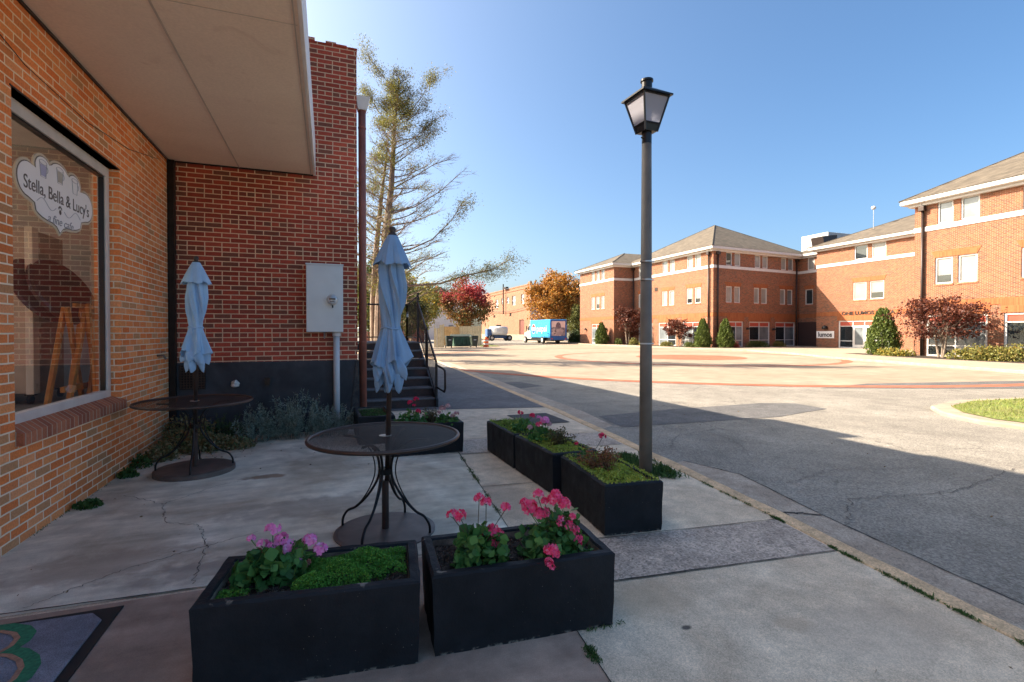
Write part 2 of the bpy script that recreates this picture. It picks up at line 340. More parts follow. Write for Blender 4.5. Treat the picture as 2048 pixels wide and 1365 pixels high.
class MB:
    def __init__(s): s.v = []; s.f = []; s.mi = []; s.cur = 0
    def add(s, vs, fs):
        b = len(s.v); s.v += [tuple(v) for v in vs]; s.f += [tuple(i + b for i in f) for f in fs]; s.mi += [s.cur] * len(fs); return s
    def box(s, x0, x1, y0, y1, z0, z1):
        return s.hexa([(x0, y0, z0), (x1, y0, z0), (x1, y1, z0), (x0, y1, z0), (x0, y0, z1), (x1, y0, z1), (x1, y1, z1), (x0, y1, z1)])
    def hexa(s, p): return s.add(p, [(0, 3, 2, 1), (4, 5, 6, 7), (0, 1, 5, 4), (1, 2, 6, 5), (2, 3, 7, 6), (3, 0, 4, 7)])
    def ob(s, F, a0, a1, o0, o1, z0, z1):
        "box on a facade frame F=(P0,e,n): a along, o outwards"
        P, e, n = F; q = lambda a, o, z: (P[0] + e[0] * a + n[0] * o, P[1] + e[1] * a + n[1] * o, z)
        return s.hexa([q(a0, o0, z0), q(a1, o0, z0), q(a1, o1, z0), q(a0, o1, z0), q(a0, o0, z1), q(a1, o0, z1), q(a1, o1, z1), q(a0, o1, z1)])
    def prism(s, poly, z0, z1):
        n = len(poly); vs = [(x, y, z0) for x, y in poly] + [(x, y, z1) for x, y in poly]
        return s.add(vs, [tuple(range(n - 1, -1, -1)), tuple(range(n, 2 * n))] + [(i, (i + 1) % n, n + (i + 1) % n, n + i) for i in range(n)])
    def tube(s, pts, r, n=8, cap=True):
        pts = [Vector(p) for p in pts]; rs = r if isinstance(r, (list, tuple)) else [r] * len(pts)
        vs = []; fs = []; up = None
        for i, p in enumerate(pts):
            t = (pts[min(i + 1, len(pts) - 1)] - pts[max(i - 1, 0)]).normalized()
            a = (up - t * up.dot(t)) if up is not None else t.orthogonal()
            if a.length < 1e-6: a = t.orthogonal()
            a.normalize(); up = a; b = t.cross(a)
            for k in range(n):
                an = 2 * math.pi * k / n; vs.append(p + (a * math.cos(an) + b * math.sin(an)) * rs[i])
        for i in range(len(pts) - 1):
            for k in range(n): fs.append((i * n + k, i * n + (k + 1) % n, (i + 1) * n + (k + 1) % n, (i + 1) * n + k))
        if cap: fs += [tuple(range(n - 1, -1, -1)), tuple((len(pts) - 1) * n + k for k in range(n))]
        return s.add(vs, fs)
    def lathe(s, prof, c=(0, 0, 0), n=32):
        vs = [(c[0] + r * math.cos(2 * math.pi * k / n), c[1] + r * math.sin(2 * math.pi * k / n), c[2] + z) for r, z in prof for k in range(n)]
        fs = [(i * n + k, i * n + (k + 1) % n, (i + 1) * n + (k + 1) % n, (i + 1) * n + k) for i in range(len(prof) - 1) for k in range(n)]
        fs += [tuple(range(n - 1, -1, -1)), tuple((len(prof) - 1) * n + k for k in range(n))]
        return s.add(vs, fs)
    def xcyl(s, c, r, h, axis='x', n=20):
        d = {'x': Vector((1, 0, 0)), 'y': Vector((0, 1, 0)), 'z': Vector((0, 0, 1))}[axis]; c = Vector(c)
        return s.tube([c - d * h / 2, c + d * h / 2], r, n)
    def build(s, name, mat, parent=None, smooth=False, bevel=0, seg=2):
        me = bpy.data.meshes.new(name); me.from_pydata(s.v, [], s.f); me.update()
        o = link(me, name, mat, parent, smooth)
        if isinstance(mat, (list, tuple)): me.polygons.foreach_set('material_index', s.mi)
        if bevel:
            b = o.modifiers.new('bevel', 'BEVEL'); b.width = bevel; b.segments = seg; b.limit_method = 'ANGLE'
        return o
def leafmesh(name, P, size, mat, parent=None, aspect=.55, up=None, jit=.5, shape=4):
    "many small leaf faces; P (n,3) points; up: optional (n,3) preferred long axis"
    n = len(P); P = np.asarray(P, float)
    a = rng.normal(size=(n, 3)) if up is None else np.asarray(up) + rng.normal(size=(n, 3)) * jit
    a /= np.linalg.norm(a, axis=1, keepdims=True) + 1e-9
    b = np.cross(a, rng.normal(size=(n, 3))); b /= np.linalg.norm(b, axis=1, keepdims=True) + 1e-9
    nn = np.cross(a, b)
    s = (np.asarray(size) * rng.uniform(.6, 1.3, n))[:, None] if np.ndim(size) == 0 else (np.asarray(size) * rng.uniform(.7, 1.25, n))[:, None]
    if shape == 4: uv = [(-1, 0, 0), (0, -aspect, .12), (1, 0, 0), (0, aspect, .12)]
    else:          uv = [(math.cos(2 * math.pi * k / shape) * (1 if k % 2 else .8), math.sin(2 * math.pi * k / shape) * (1 if k % 2 else .8), .15 * (k % 2)) for k in range(shape)]
    V = np.stack([P + s * (a * u + b * v + nn * w) for u, v, w in uv], 1).reshape(-1, 3)
    k = len(uv); me = bpy.data.meshes.new(name)
    me.vertices.add(n * k); me.vertices.foreach_set('co', V.ravel())
    me.loops.add(n * k); me.loops.foreach_set('vertex_index', np.arange(n * k, dtype=np.int32))
    me.polygons.add(n); me.polygons.foreach_set('loop_start', np.arange(0, n * k, k, dtype=np.int32))
    me.polygons.foreach_set('loop_total', np.full(n, k, dtype=np.int32)); me.update(calc_edges=True)
    return link(me, name, mat, parent)
def F(P0, P1, right=True):
    e = (Vector(P1) - Vector(P0)); L = e.length; e.normalize()
    n = Vector((e.y, -e.x)) if right else Vector((-e.y, e.x)); return (Vector(P0), e, n), L
def wallgrid(mb, Fr, a0, a1, z0, z1, holes, depth=.14):
    P, e, n = Fr; q = lambda a, o, z: (P[0] + e[0] * a + n[0] * o, P[1] + e[1] * a + n[1] * o, z)
    A = sorted({a0, a1, *[h[0] for h in holes], *[h[1] for h in holes]}); Z = sorted({z0, z1, *[h[2] for h in holes], *[h[3] for h in holes]})
    A = [a for a in A if a0 <= a <= a1]; Z = [z for z in Z if z0 <= z <= z1]
    for i in range(len(A) - 1):
        for j in range(len(Z) - 1):
            ca, cz = (A[i] + A[i + 1]) / 2, (Z[j] + Z[j + 1]) / 2
            if any(h[0] < ca < h[1] and h[2] < cz < h[3] for h in holes): continue
            mb.add([q(A[i], 0, Z[j]), q(A[i + 1], 0, Z[j]), q(A[i + 1], 0, Z[j + 1]), q(A[i], 0, Z[j + 1])], [(0, 1, 2, 3)])
    for (s0, s1, t0, t1) in [h[:4] for h in holes]:
        for (p1, p2, r1, r2) in ((s0, s1, t0, t0), (s1, s1, t0, t1), (s1, s0, t1, t1), (s0, s0, t1, t0)):
            mb.add([q(p1, 0, r1), q(p2, 0, r2), q(p2, -depth, r2), q(p1, -depth, r1)], [(0, 1, 2, 3)])
_font = {}
def text(s, size, M, mat, name, parent=None, width=None, ext=.002, shear=0, bold=0):
    cu = bpy.data.curves.new(name, 'FONT'); cu.body = s; cu.size = size; cu.extrude = ext; cu.align_x = 'CENTER'; cu.align_y = 'CENTER'; cu.shear = shear; cu.offset = bold
    to = bpy.data.objects.new('t', cu); C.objects.link(to); bpy.context.view_layer.update()
    me = bpy.data.meshes.new_from_object(to.evaluated_get(bpy.context.evaluated_depsgraph_get()))
    if width:
        w = to.dimensions.x; me.transform(Matrix.Diagonal((width / w, 1, 1, 1)))
    bpy.data.objects.remove(to); me.transform(M); me.materials.clear()
    return link(me, name, mat, parent)
def frameM(o, ex, ey): # local x->ex, y->ey
    ex = Vector(ex).normalized(); ey = Vector(ey).normalized(); ez = ex.cross(ey)
    m = Matrix((ex, ey, ez)).transposed().to_4x4(); return Matrix.Translation(o) @ m
def copy_tree(o, parent=None):
    c = o.copy(); C.objects.link(c)
    if parent is not None: c.parent = parent
    for ch in list(o.children): copy_tree(ch, c)
    return c
def ribbon(pts, w, z, jag=0, n=1):
    "flat ribbon following ground points"
    P = []
    for a, b in zip(pts[:-1], pts[1:]):
        for k in range(n): t = k / n; P.append(Vector((a[0] + (b[0] - a[0]) * t, a[1] + (b[1] - a[1]) * t)) + Vector((random.uniform(-jag, jag), random.uniform(-jag, jag))))
    P.append(Vector(pts[-1])); mb = []; 
    for i, p in enumerate(P):
        t = (P[min(i + 1, len(P) - 1)] - P[max(i - 1, 0)]).normalized(); nn = Vector((-t.y, t.x))
        ww = w * (random.uniform(.4, 1.3) if jag else 1) / 2
        mb.append((p + nn * ww, p - nn * ww))
    vs = [(q.x, q.y, z) for pr in mb for q in pr]
    return vs, [(2 * i, 2 * i + 1, 2 * i + 3, 2 * i + 2) for i in range(len(mb) - 1)]
def sheet(name, poly, z, mat, kind='structure'):
    m = MB(); m.add([(x, y, z) for x, y in poly], [tuple(range(len(poly)))]); o = m.build(name, mat); return tag(o, kind=kind)

# ------------------------------------------------------------------ ground
KERB = [(2.6, -6), (2.98, 0), (3.13, 1.4), (3.27, 2.4), (3.38, 3.0), (3.52, 4.15), (3.80, 6.4), (4.05, 8.8), (4.66, 17.1), (5.3, 26), (5.9, 36), (7.2, 50)]
def kx(y):
    for a, b in zip(KERB[:-1], KERB[1:]):
        if y <= b[1]: return a[0] + (b[0] - a[0]) * (y - a[1]) / (b[1] - a[1])
    return KERB[-1][0]
sheet('ground', [(-700, -700), (700, -700), (700, 1200), (-700, 1200)], -.13, M_earth)
sheet('road', [(2, -12), (60, -12), (60, 150), (-30, 150), (-30, 52), (2, 52)], -.08, M_asph)
m = MB(); walk_poly = [(-12, -12)] + [(x - (6 if False else 0), y) for x, y in [(kx(-6), -12)] + KERB] + [(-12, 50)]
m.prism(walk_poly, -.12, 0); tag(m.build('sidewalk', M_walk), kind='structure')
seam = lambda y: 1.05 + .092 * (y - 1)
sheet('patio', [(-2.05, 3.38), (seam(3.38), 3.34), (seam(6.6), 6.6), (.9, 8.11), (-2.05, 8.11)], .004, M_patio)
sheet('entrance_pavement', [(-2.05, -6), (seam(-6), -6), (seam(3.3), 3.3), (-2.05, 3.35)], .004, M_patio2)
sheet('aggregate_band', [(1.28, 2.62), (kx(2.45) - .02, 2.43), (kx(3.0) - .02, 3.0), (1.33, 3.22)], .004, M_aggr)
sheet('aggregate_band', [(seam(5.9) + .03, 5.95), (kx(5.7) - .02, 5.75), (kx(6.5) - .02, 6.55), (seam(6.7) + .03, 6.75)], .004, M_aggr)
sheet('asphalt_walk', [(.43, 9.75), (2.0, 9.55), (kx(9.1) - .02, 9.1), (kx(17) - .02, 17), (kx(36) - .02, 36), (.43, 36)], .004, M_walkd)
# joints and cracks
m = MB()
for pts in ([(-2.05, 3.42), (-.7, 3.36), (seam(3.34), 3.32)], [(1.28, 2.62), (kx(2.45), 2.43)], [(1.33, 3.22), (kx(3), 3.0)], [(seam(6.75), 6.78), (kx(6.5), 6.57)],
            [(seam(5.9), 5.94), (kx(5.7), 5.73)], [(seam(-2), -2), (seam(6.6), 6.6)], [(seam(8.2), 8.35), (kx(8), 8.0)], [(seam(.6), .62), (kx(.5), .5)], [(seam(4.6), 4.62), (kx(4.5), 4.42)]):
    m.add(*ribbon(pts, .010, .0085, .003, 14))
for pts in ([(-1.75, 5.5), (-1.35, 5.1), (-1.2, 4.6), (-.94, 4.45), (-.80, 4.0), (-.76, 3.42)], [(-1.55, 3.44), (-1.25, 3.75), (-.9, 3.95), (-.5, 4.15)], [(-1.35, 5.1), (-1.0, 5.55), (-.7, 5.7)],
            [(.2, 6.2), (.9, 6.1), (1.55, 6.05)]):
    m.add(*ribbon(pts, .0045, .0082, .014, 22))
tag(m.build('pavement_cracks', plain('crack_dark', (.035, .03, .025), .9)), kind='structure')
m = MB()
for pts in ([(5.0, 4.9), (5.5, 5.6), (5.6, 6.3), (5.2, 6.9)], [(3.9, 2.8), (4.6, 3.3), (5.8, 3.1), (7.4, 3.4), (9.5, 3.0)], [(6.6, 5.9), (7.0, 6.5), (6.9, 7.2)], [(8.4, 8.6), (9.2, 9.6), (9.0, 10.8), (10.0, 11.6)],
            [(4.35, 5.6), (4.9, 6.2), (6.0, 6.5)], [(4.5, 3.9), (5.4, 4.1), (6.3, 3.8)], [(11.5, 9.0), (13.1, 8.3), (14.4, 8.6)], [(6.2, 12.2), (7.6, 12.0), (8.8, 12.6)]):
    m.add(*ribbon(pts, .009, -.0715, .035, 24))
tag(m.build('road_cracks', plain('crack_grey', (.09, .08, .07), .9)), kind='structure')
sheet('road_patch', [(4.75, 8.22), (6.54, 8.45), (9.0, 8.5), (9.7, 8.2), (9.62, 7.39), (8.9, 7.25), (7.88, 7.0), (4.57, 7.13)], -.075, M_patch)
sheet('road_patch', [(4.9, 14.73), (5.69, 14.74), (5.9, 13.4), (4.95, 12.98)], -.075, M_patch)
sheet('road_patch', [(13.0, 10.2), (19.5, 7.6), (22, 7.4), (21.5, 9.4), (15.5, 10.6)], -.075, M_patch)
# kerb and gutter
def sweep(name, pts, o0, o1, z0, z1, mat, jit=0, bevel=.015):
    mb = MB(); n = len(pts); vs = []
    for i, (x, y) in enumerate(pts):
        j = random.uniform(-jit, jit)
        vs += [(x + o0, y, z0), (x + o1 + j, y, z0), (x + o1 + j, y, z1 + j * .3), (x + o0, y, z1)]
    fs = [(4 * i + k, 4 * i + (k + 1) % 4, 4 * i + 4 + (k + 1) % 4, 4 * i + 4 + k) for i in range(n - 1) for k in range(4)] + [(0, 1, 2, 3), tuple(4 * (n - 1) + k for k in (3, 2, 1, 0))]
    mb.add(vs, fs); return tag(mb.build(name, mat, bevel=bevel), kind='structure')
ys = np.arange(-6, 36, .35); kp = [(kx(y), y) for y in ys]
sweep('kerb', kp, 0, .15, -.11, .008, M_kerb, .008)
sheet('gutter', [(kx(y) + .14, y) for y in (-6, 0, 1.4, 2.4, 3, 4.15, 4.9)] + [(kx(4.95) + .45, 5.0), (kx(4.4) + .72, 4.3), (3.94, 2.9), (3.76, 1.7), (3.5, -.3), (3.2, -6)], -.074, M_gut)
sheet('gutter', [(kx(y) + .14, y) for y in (7.0, 8.8, 17.1, 26)] + [(5.95, 26), (5.3, 17.1), (4.75, 8.8), (4.5, 7.3)], -.074, M_gut)
m = MB(); m.add(*ribbon([(3.2, -6), (3.5, -.3), (3.76, 1.7), (3.94, 2.9), (kx(4.4) + .72, 4.3), (kx(4.95) + .45, 5.0)], .016, -.0695, .006, 12))
m.add(*ribbon([(kx(3.1) + .16, 3.1), (3.75, 3.25), (3.97, 3.1)], .03, -.0695, .02, 10))
tag(m.build('gutter_seam', MAT['crack_dark']), kind='structure')
# plaza
PC = (21.4, 25.7)
def ring(r0, r1, n=120): 
    m = MB(); vs = [(PC[0] + r * math.cos(2 * math.pi * k / n), PC[1] + r * math.sin(2 * math.pi * k / n), 0) for r in (r0, r1) for k in range(n)]
    return vs, [(k, (k + 1) % n, n + (k + 1) % n, n + k) for k in range(n)]
def circ(r, n=120): return [(PC[0] + r * math.cos(2 * math.pi * k / n), PC[1] + r * math.sin(2 * math.pi * k / n)) for k in range(n)]
sheet('plaza', circ(17.1), -.076, M_plaza)
sheet('plaza_apron', [(3, 28), (12, 38), (30, 40), (31, 66), (20, 66), (8, 50), (6, 34)], -.0785, M_plaza)
for r0, r1 in ((16.8, 17.35), (8.0, 8.5)):
    m = MB(); v, f = ring(r0, r1); m.add([(x, y, -.072) for x, y, _ in v], f); tag(m.build('brick_band', M_ring), kind='structure')
sheet('brick_circle', circ(3.3), -.072, M_ring)
FK = [(24.0, 6), (24.9, 11.1), (26.3, 15.5), (28.1, 21.1), (31.3, 27), (32.6, 32), (32.0, 36.3), (31.0, 44), (30.5, 52), (30.9, 62), (31.5, 80)]
m = MB(); m.prism(FK + [(60, 80), (60, 6)], -.12, .04); tag(m.build('far_sidewalk', M_far), kind='structure')
sweep('far_kerb', FK, -.16, .02, -.11, .048, M_far, 0, .02)
for pts, nm in (([(29.9, 11), (34.5, 10.2), (34.5, 24.2), (33.2, 24.3), (31.6, 20)], 'planting_bed'), ([(32.3, 38.3), (34.6, 37.7), (34.6, 51.8), (32.0, 51.8)], 'planting_bed'), ([(30.9, 52.0), (32.0, 52.0), (32.0, 60.5), (30.9, 60.5)], 'planting_bed')):
    sheet(nm, pts, .045, M_dirt)
isl = [(10.9, 6.05), (11.6, 6.65), (13.0, 7.0), (16, 6.7), (20, 5.6), (22, 2), (16, .5), (12, 2.4), (10.6, 4.3), (10.5, 5.3)]
m = MB(); m.prism(isl, -.11, -.005); tag(m.build('island_kerb', M_far, bevel=.03), kind='structure')
cx, cy = 14.5, 4.2
isl2 = [(cx + (x - cx) * .93, cy + (y - cy) * .90) for x, y in isl]
sheet('lawn', isl2, .006, M_grass)
def inpoly(P, poly):
    x, y = P[:, 0], P[:, 1]; r = np.zeros(len(P), bool)
    for (x0, y0), (x1, y1) in zip(poly, poly[1:] + poly[:1]):
        c = ((y0 > y) != (y1 > y)) & (x < (x1 - x0) * (y - y0) / (y1 - y0 + 1e-12) + x0); r ^= c
    return r
def blades(name, P, h, mat, asp=.12, jit=.45, **t):
    P = np.asarray(P); hs = h * rng.uniform(.5, 1.3, len(P)); Q = P.copy(); Q[:, 2] += hs * .7
    o = leafmesh(name, Q, hs, mat, None, asp, np.tile([0, 0, 1.], (len(P), 1)), jit)
    return tag(o, kind='stuff', **t)
P = np.c_[rng.uniform(10, 18, 26000), rng.uniform(.5, 7.2, 26000), np.zeros(26000)]; P = P[inpoly(P, isl2)]
blades('grass', P, .035, L_weed if False else leafmat('leaf_lawn', [(.16, .22, .04), (.24, .28, .06), (.30, .28, .09)], .3), label='short sunlit grass on the kerbed island at the right edge', cat='grass')

# ------------------------------------------------------------------ cafe building (left), its canopy and window
cafe = thing('cafe_building', 'orange brick cafe front with wide overhanging canopy and one big shop window on the left', 'building', (-4, 1, 0))
YB = 1.15
Fr, L = F((-2.05, YB), (-2.05, 8.11))      # along +Y, outward +X
wy0, wy1, wz0, wz1 = 4.46 - YB, 6.36 - YB, .80, 3.20
door = (1.3 - YB, 2.5 - YB, 0.0, 2.6)
m = MB(); wallgrid(m, Fr, 0, L, 0, 8.3, [(wy0, wy1, wz0, wz1), door], .22)
m.box(-6.1, -2.06, 8.10, 8.108, 5.97, 8.3); m.box(-6.1, -2.06, YB - .02, YB, 0, 8.3); m.box(-6.14, -6.10, YB, 8.1, 3.6, 8.3)
m.box(-6.1, -2.06, 8.112, 10.6, 5.97, 8.3); m.build('wall', M_cafe, cafe)  # unseen block over the neighbour's roof, added to lengthen the street shadow
m = MB(); m.box(-6.1, -2.27, YB, 8.10, 8.0, 8.12); m.build('roof', M_gutd, cafe)
# sill of sloping rowlock bricks
m = MB(); F0 = Fr
P, e, n = Fr
def fq(a, o, z): return (P[0] + n[0] * o, P[1] + a, z)
m.hexa([fq(wy0 - .0, -.10, .70), fq(wy1 + .02, -.10, .70), fq(wy1 + .02, .045, .70), fq(wy0, .045, .70), fq(wy0, -.10, .835), fq(wy1 + .02, -.10, .835), fq(wy1 + .02, .045, .785), fq(wy0, .045, .785)])
m.build('window_sill', M_sill, cafe)
# window frame + glass
win = None
m = MB(); o0, o1 = -.16, -.085
m.ob(Fr, wy0, wy1, o0, o1, wz0 + .02, wz0 + .10); m.ob(Fr, wy0, wy1, o0, o1, wz1 - .10, wz1); m.ob(Fr, wy0, wy0 + .07, o0, o1, wz0 + .1, wz1 - .1); m.ob(Fr, wy1 - .085, wy1, o0, o1, wz0 + .1, wz1 - .1)
win = m.build('window', M_cream, cafe, bevel=.006)
m = MB(); m.ob(Fr, wy0 + .07, wy1 - .085, -.128, -.122, wz0 + .10, wz1 - .1); m.build('pane', M_glass, win)
m = MB(); m.ob(Fr, wy1 - .10, wy1 - .088, -.15, -.10, wz0 + .10, wz1 - .1); m.ob(Fr, wy0 + .07, wy1 - .1, -.15, -.10, wz1 - .118, wz1 - .102); m.build('glazing_bead', M_black, win)
m = MB(); m.ob(Fr, wy0 - .02, wy1 + .02, -.20, .004, wz1, wz1 + .012); m.build('steel_lintel', M_black, cafe)
for h in (door,):
    m = MB(); m.ob(Fr, h[0], h[1], o0, o1, h[2] + .0, h[2] + .1); m.ob(Fr, h[0], h[1], o0, o1, h[3] - .1, h[3]); m.ob(Fr, h[0], h[0] + .08, o0, o1, h[2] + .1, h[3] - .1); m.ob(Fr, h[1] - .08, h[1], o0, o1, h[2] + .1, h[3] - .1)
    w_ = m.build('door' if h is door else 'window', M_cream, cafe); m = MB(); m.ob(Fr, h[0] + .08, h[1] - .08, -.128, -.122, h[2] + .1, h[3] - .1); m.build('pane', M_glass, w_)
# canopy
m = MB(); m.box(-2.048, -.20, 2.6, 8.09, 3.86, 3.90); can = m.build('canopy', M_soffit, cafe)
m = MB(); m.box(-.20, -.165, 2.6, 8.09, 3.845, 4.35); m.build('fascia', M_fascia, can, bevel=.006)
m = MB(); m.box(-2.048, -.20, 2.6, 8.09, 4.30, 4.34); m.build('canopy_roof', M_gutd, can)
m = MB(); m.box(-1.19, -1.175, 2.61, 8.085, 3.853, 3.8585); m.box(-2.04, -.21, 4.2, 4.206, 3.855, 3.8588); m.box(-.235, -.225, 2.61, 8.08, 3.852, 3.8588); m.build('joint_strip', plain('joint_strip', (.52, .44, .37), .7), can)
m = MB(); m.box(-2.05, -.2, 8.09, 8.10, 3.84, 3.9); m.box(-2.046, -2.03, 2.61, 8.09, 3.835, 3.858); m.build('black_joint', M_black, can)  # solid black strips where the soffit meets the walls
m = MB(); m.box(-2.045, -1.965, 8.02, 8.106, .12, 3.85); m.build('corner_pipe', M_iron, cafe)
m = MB(); m.tube([(-2.04, 3.6, 3.62), (-2.035, 4.6, 3.42), (-2.035, 5.6, 3.40), (-2.035, 6.6, 3.50), (-2.035, 7.6, 3.72)], .003, 6); m.build('cable', M_iron, cafe)
m = MB(); m.tube([(-2.05, 7.55, 1.2), (-1.98, 7.55, 1.2), (-1.95, 7.55, 1.15)], .014, 8); m.xcyl((-1.98, 7.55, 1.245), .03, .012, 'z', 10); m.build('hose_tap', M_base, cafe)
# interior
m = MB()
for b in ((-6.0, -5.9, 1.2, 1.9, 0, 3.6), (-6.0, -5.9, 1.9, 7.5, 0, .8), (-6.0, -5.9, 1.9, 7.5, 3.5, 3.6), (-6.0, -5.9, 7.5, 8, 0, 3.6), (-6, -2.28, 8.0, 8.1, 0, 3.6), (-6, -2.28, 1.2, 8, 3.5, 3.58)): m.box(*b)  # unseen back wall left open to let daylight into the room
m.build('interior_wall', M_inner, cafe)
m = MB(); m.box(-5.9, -2.28, 1.2, 8, .5, .76); m.build('interior_floor', plain('int_floor', (.24, .22, .21), .5), cafe)
m = MB(); m.box(-4.2, -4.0, 6.9, 8.0, .55, 1.35); m.build('partition', plain('partition', (.10, .075, .065), .7), cafe)
m = MB()
for k in range(14): yy = 6.95 + k * .035; m.tube([(-2.45 - .03 * (k % 2), yy, .80), (-2.45 - .03 * (k % 2), yy, 3.3)], .026, 8)
tag(m.build('curtain', plain('curtain', (.66, .62, .56), .9)), 'pale curtain drawn to the right side inside the shop window', 'curtain')
fr = thing('refrigerator', 'tall steel refrigerator on castors seen through the cafe window', 'refrigerator', (-3.1, 6.8, .76))
m = MB(); m.box(-3.5, -2.86, 6.50, 7.2, .87, 2.56); m.build('cabinet', plain('fridge_side', (.52, .47, .40), .35, .3), fr, bevel=.01)
m = MB(); m.box(-2.855, -2.79, 6.40, 6.52, .87, 2.56); m.build('daylit_door_edge', plain('fridge_daylit_edge', (.90, .84, .70), .3, .0), fr, bevel=.006)  # door edge, coloured pale gold for the daylight on it
for y in (6.50, 7.1):
    m = MB(); m.xcyl((-2.86, y, .81), .045, .03, 'x', 14); m.box(-2.90, -2.82, y - .03, y + .03, .85, .87); m.build('castor', M_black, fr)
def folding_table(y, lab, lean):
    t = thing('folding_table', lab, 'table', (-2.42, y, .77), 'folded tables behind the shop window')
    Mx = Matrix.Translation((-2.46, y, .77)) @ Matrix.Rotation(lean, 4, 'X') @ Matrix.Scale(1.13, 4)
    def bars(name, L_, mat):
        mb = MB()
        for (a, b, w) in L_:
            a, b = Vector(a), Vector(b); d = (b - a).normalized(); s_ = d.cross(Vector((1, 0, 0))).normalized() * w; o_ = Vector((.014, 0, 0))
            mb.hexa([Mx @ p for p in (a - s_ - o_, a + s_ - o_, a + s_ + o_, a - s_ + o_, b - s_ - o_, b + s_ - o_, b + s_ + o_, b - s_ + o_)])
        return mb.build(name, mat, t, bevel=.004)
    bars('leg', [((0, -.26, 0), (.0, .06, .86), .028)], M_wood); bars('leg', [((.05, .26, 0), (.05, -.02, .86), .028)], M_wood)
    bars('leg', [((.12, -.20, 0), (.12, .16, .86), .026)], M_wood); bars('leg', [((.16, .24, 0), (.16, .08, .9), .026)], M_wood)
    bars('stretcher', [((.08, -.2, .16), (.08, .2, .16), .025)], M_wood); bars('stretcher', [((.1, -.02, .88), (.1, .16, .88), .02)], M_wood)
    return t
folding_table(6.14, 'left orange wood folding stand, folded, behind the shop glass', 0)
t2 = folding_table(6.56, 'right orange wood folding stand, folded, beside the curtain', .04)
m = MB(); 
Mx = Matrix.Translation((-2.62, 6.60, 1.92)) @ Matrix.Rotation(R(62), 4, 'Y') @ Matrix.Rotation(R(14), 4, 'X')
mm = MB(); mm.lathe([(.05, -.03), (.36, -.03), (.385, -.015), (.385, .015), (.36, .03), (.05, .03)], n=40)
mm.v = [tuple(Mx @ Vector(v)) for v in mm.v]; tag(mm.build('round_tabletop', plain('tabletop_dark', (.055, .03, .028), .3), bevel=.004), 'dark round tabletop tilted against the wooden stands inside the window', 'tabletop')
mm = MB(); Mx2 = Matrix.Translation((-.12, -.08, -.0)) @ Mx; 
mm.lathe([(.05, -.02), (.36, -.02), (.38, 0), (.36, .02), (.05, .02)], n=40); mm.v = [tuple(Mx2 @ Vector(v)) for v in mm.v]; tag(mm.build('round_tabletop', MAT['tabletop_dark'], bevel=.004), 'second dark round tabletop leaning just behind the front one', 'tabletop')

# window sign
def signshape(sc=1.0, inset=0.0):
    # x -1..1, y -1..1 lobed plaque outline traced as arcs
    arcs = [(-.73, .15, .27, .50, 268, 82), (-.40, .62, .22, .36, 200, 35), (0.0, .70, .27, .34, 150, 30), (.40, .62, .22, .36, 145, -20), (.73, .15, .27, .50, 98, -88)]
    P = []
    for cx_, cy_, rx, ry, a0, a1 in arcs:
        for k in range(14): a = R(a0 + (a1 - a0) * k / 13); P.append((cx_ + (rx - inset) * math.cos(a), cy_ + (ry - inset * 1.7) * math.sin(a)))
    i_ = inset
    P += [(.64 - i_, -.40 + i_), (.61 - i_, -.54), (.55 - i_, -.64 + i_), (.45 - i_ * .5, -.71 + i_ * 1.5), (.32, -.75 + i_ * 1.7), (.18, -.77 + i_ * 1.7), (.08, -.83 + i_ * 1.7), (0, -.98 + i_ * 2)]
    P += [(-x, y) for x, y in P[-2:-9:-1]]
    return P
SX, SY, SZ = -2.166, 5.40, 2.635
hw, hh = .66, .315
sg = thing('window_sign', 'white scalloped sign with cups, cafe name and paw print inside the shop window', 'sign', (SX, SY, SZ))
def sgn(name, poly, x0, x1, mat, par):
    n_ = len(poly); m = MB(); vs = [(x0, SY + px * hw, SZ + pz * hh) for px, pz in poly] + [(x1, SY + px * hw, SZ + pz * hh) for px, pz in poly]
    m.add(vs, [tuple(range(n_ - 1, -1, -1)), tuple(range(n_, 2 * n_))] + [(i, (i + 1) % n_, n_ + (i + 1) % n_, n_ + i) for i in range(n_)]); return m.build(name, mat, par)
sgn('backing', signshape(), SX - .012, SX, M_signe, sg)
sgn('border', signshape(inset=.035), SX, SX + .002, M_ink, sg)
sgn('face', signshape(inset=.05), SX + .001, SX + .004, M_sign, sg)
def sm(u, v): return frameM((SX + .0045, SY + u, SZ + v), (0, 1, 0), (0, 0, 1))
text('Stella, Bella & Lucy\'s', .15, sm(0, .015), M_ink, 'lettering', sg, 1.10)
text('a fine cafe', .10, sm(.01, -.19), plain('sign_mid_ink', (.30, .29, .30), .6), 'lettering', sg, .44, shear=.3)
for (u, mm_) in ((-.27, M_lav), (0, M_tan), (.27, M_sign)):
    m = MB(); v0 = .13 if u else .15
    x = SX + .005
    m.add([(x, SY + u - .035, SZ + v0), (x, SY + u + .035, SZ + v0), (x, SY + u + .055, SZ + v0 + .09), (x, SY + u - .055, SZ + v0 + .09)], [(0, 1, 2, 3)]); cp = m.build('cup', mm_, sg)
    m = MB()
    pts = [(x + .001, SY + u - .055, SZ + v0 + .11), (x + .001, SY + u - .038, SZ + v0 - .01), (x + .001, SY + u + .038, SZ + v0 - .01), (x + .001, SY + u + .055, SZ + v0 + .11)]
    m.tube(pts, .0025, 4); m.tube([(x + .001, SY + u + .058 * math.cos(a), SZ + v0 + .11 + .018 * math.sin(a)) for a in np.linspace(0, 6.28, 20)], .0022, 4)
    m.tube([(x + .001, SY + u + .05 + .022 * math.sin(a), SZ + v0 + .06 + .025 * math.cos(a)) for a in np.linspace(0, 3.14, 9)], .002, 4); m.build('outline', M_ink2, cp)
m = MB()
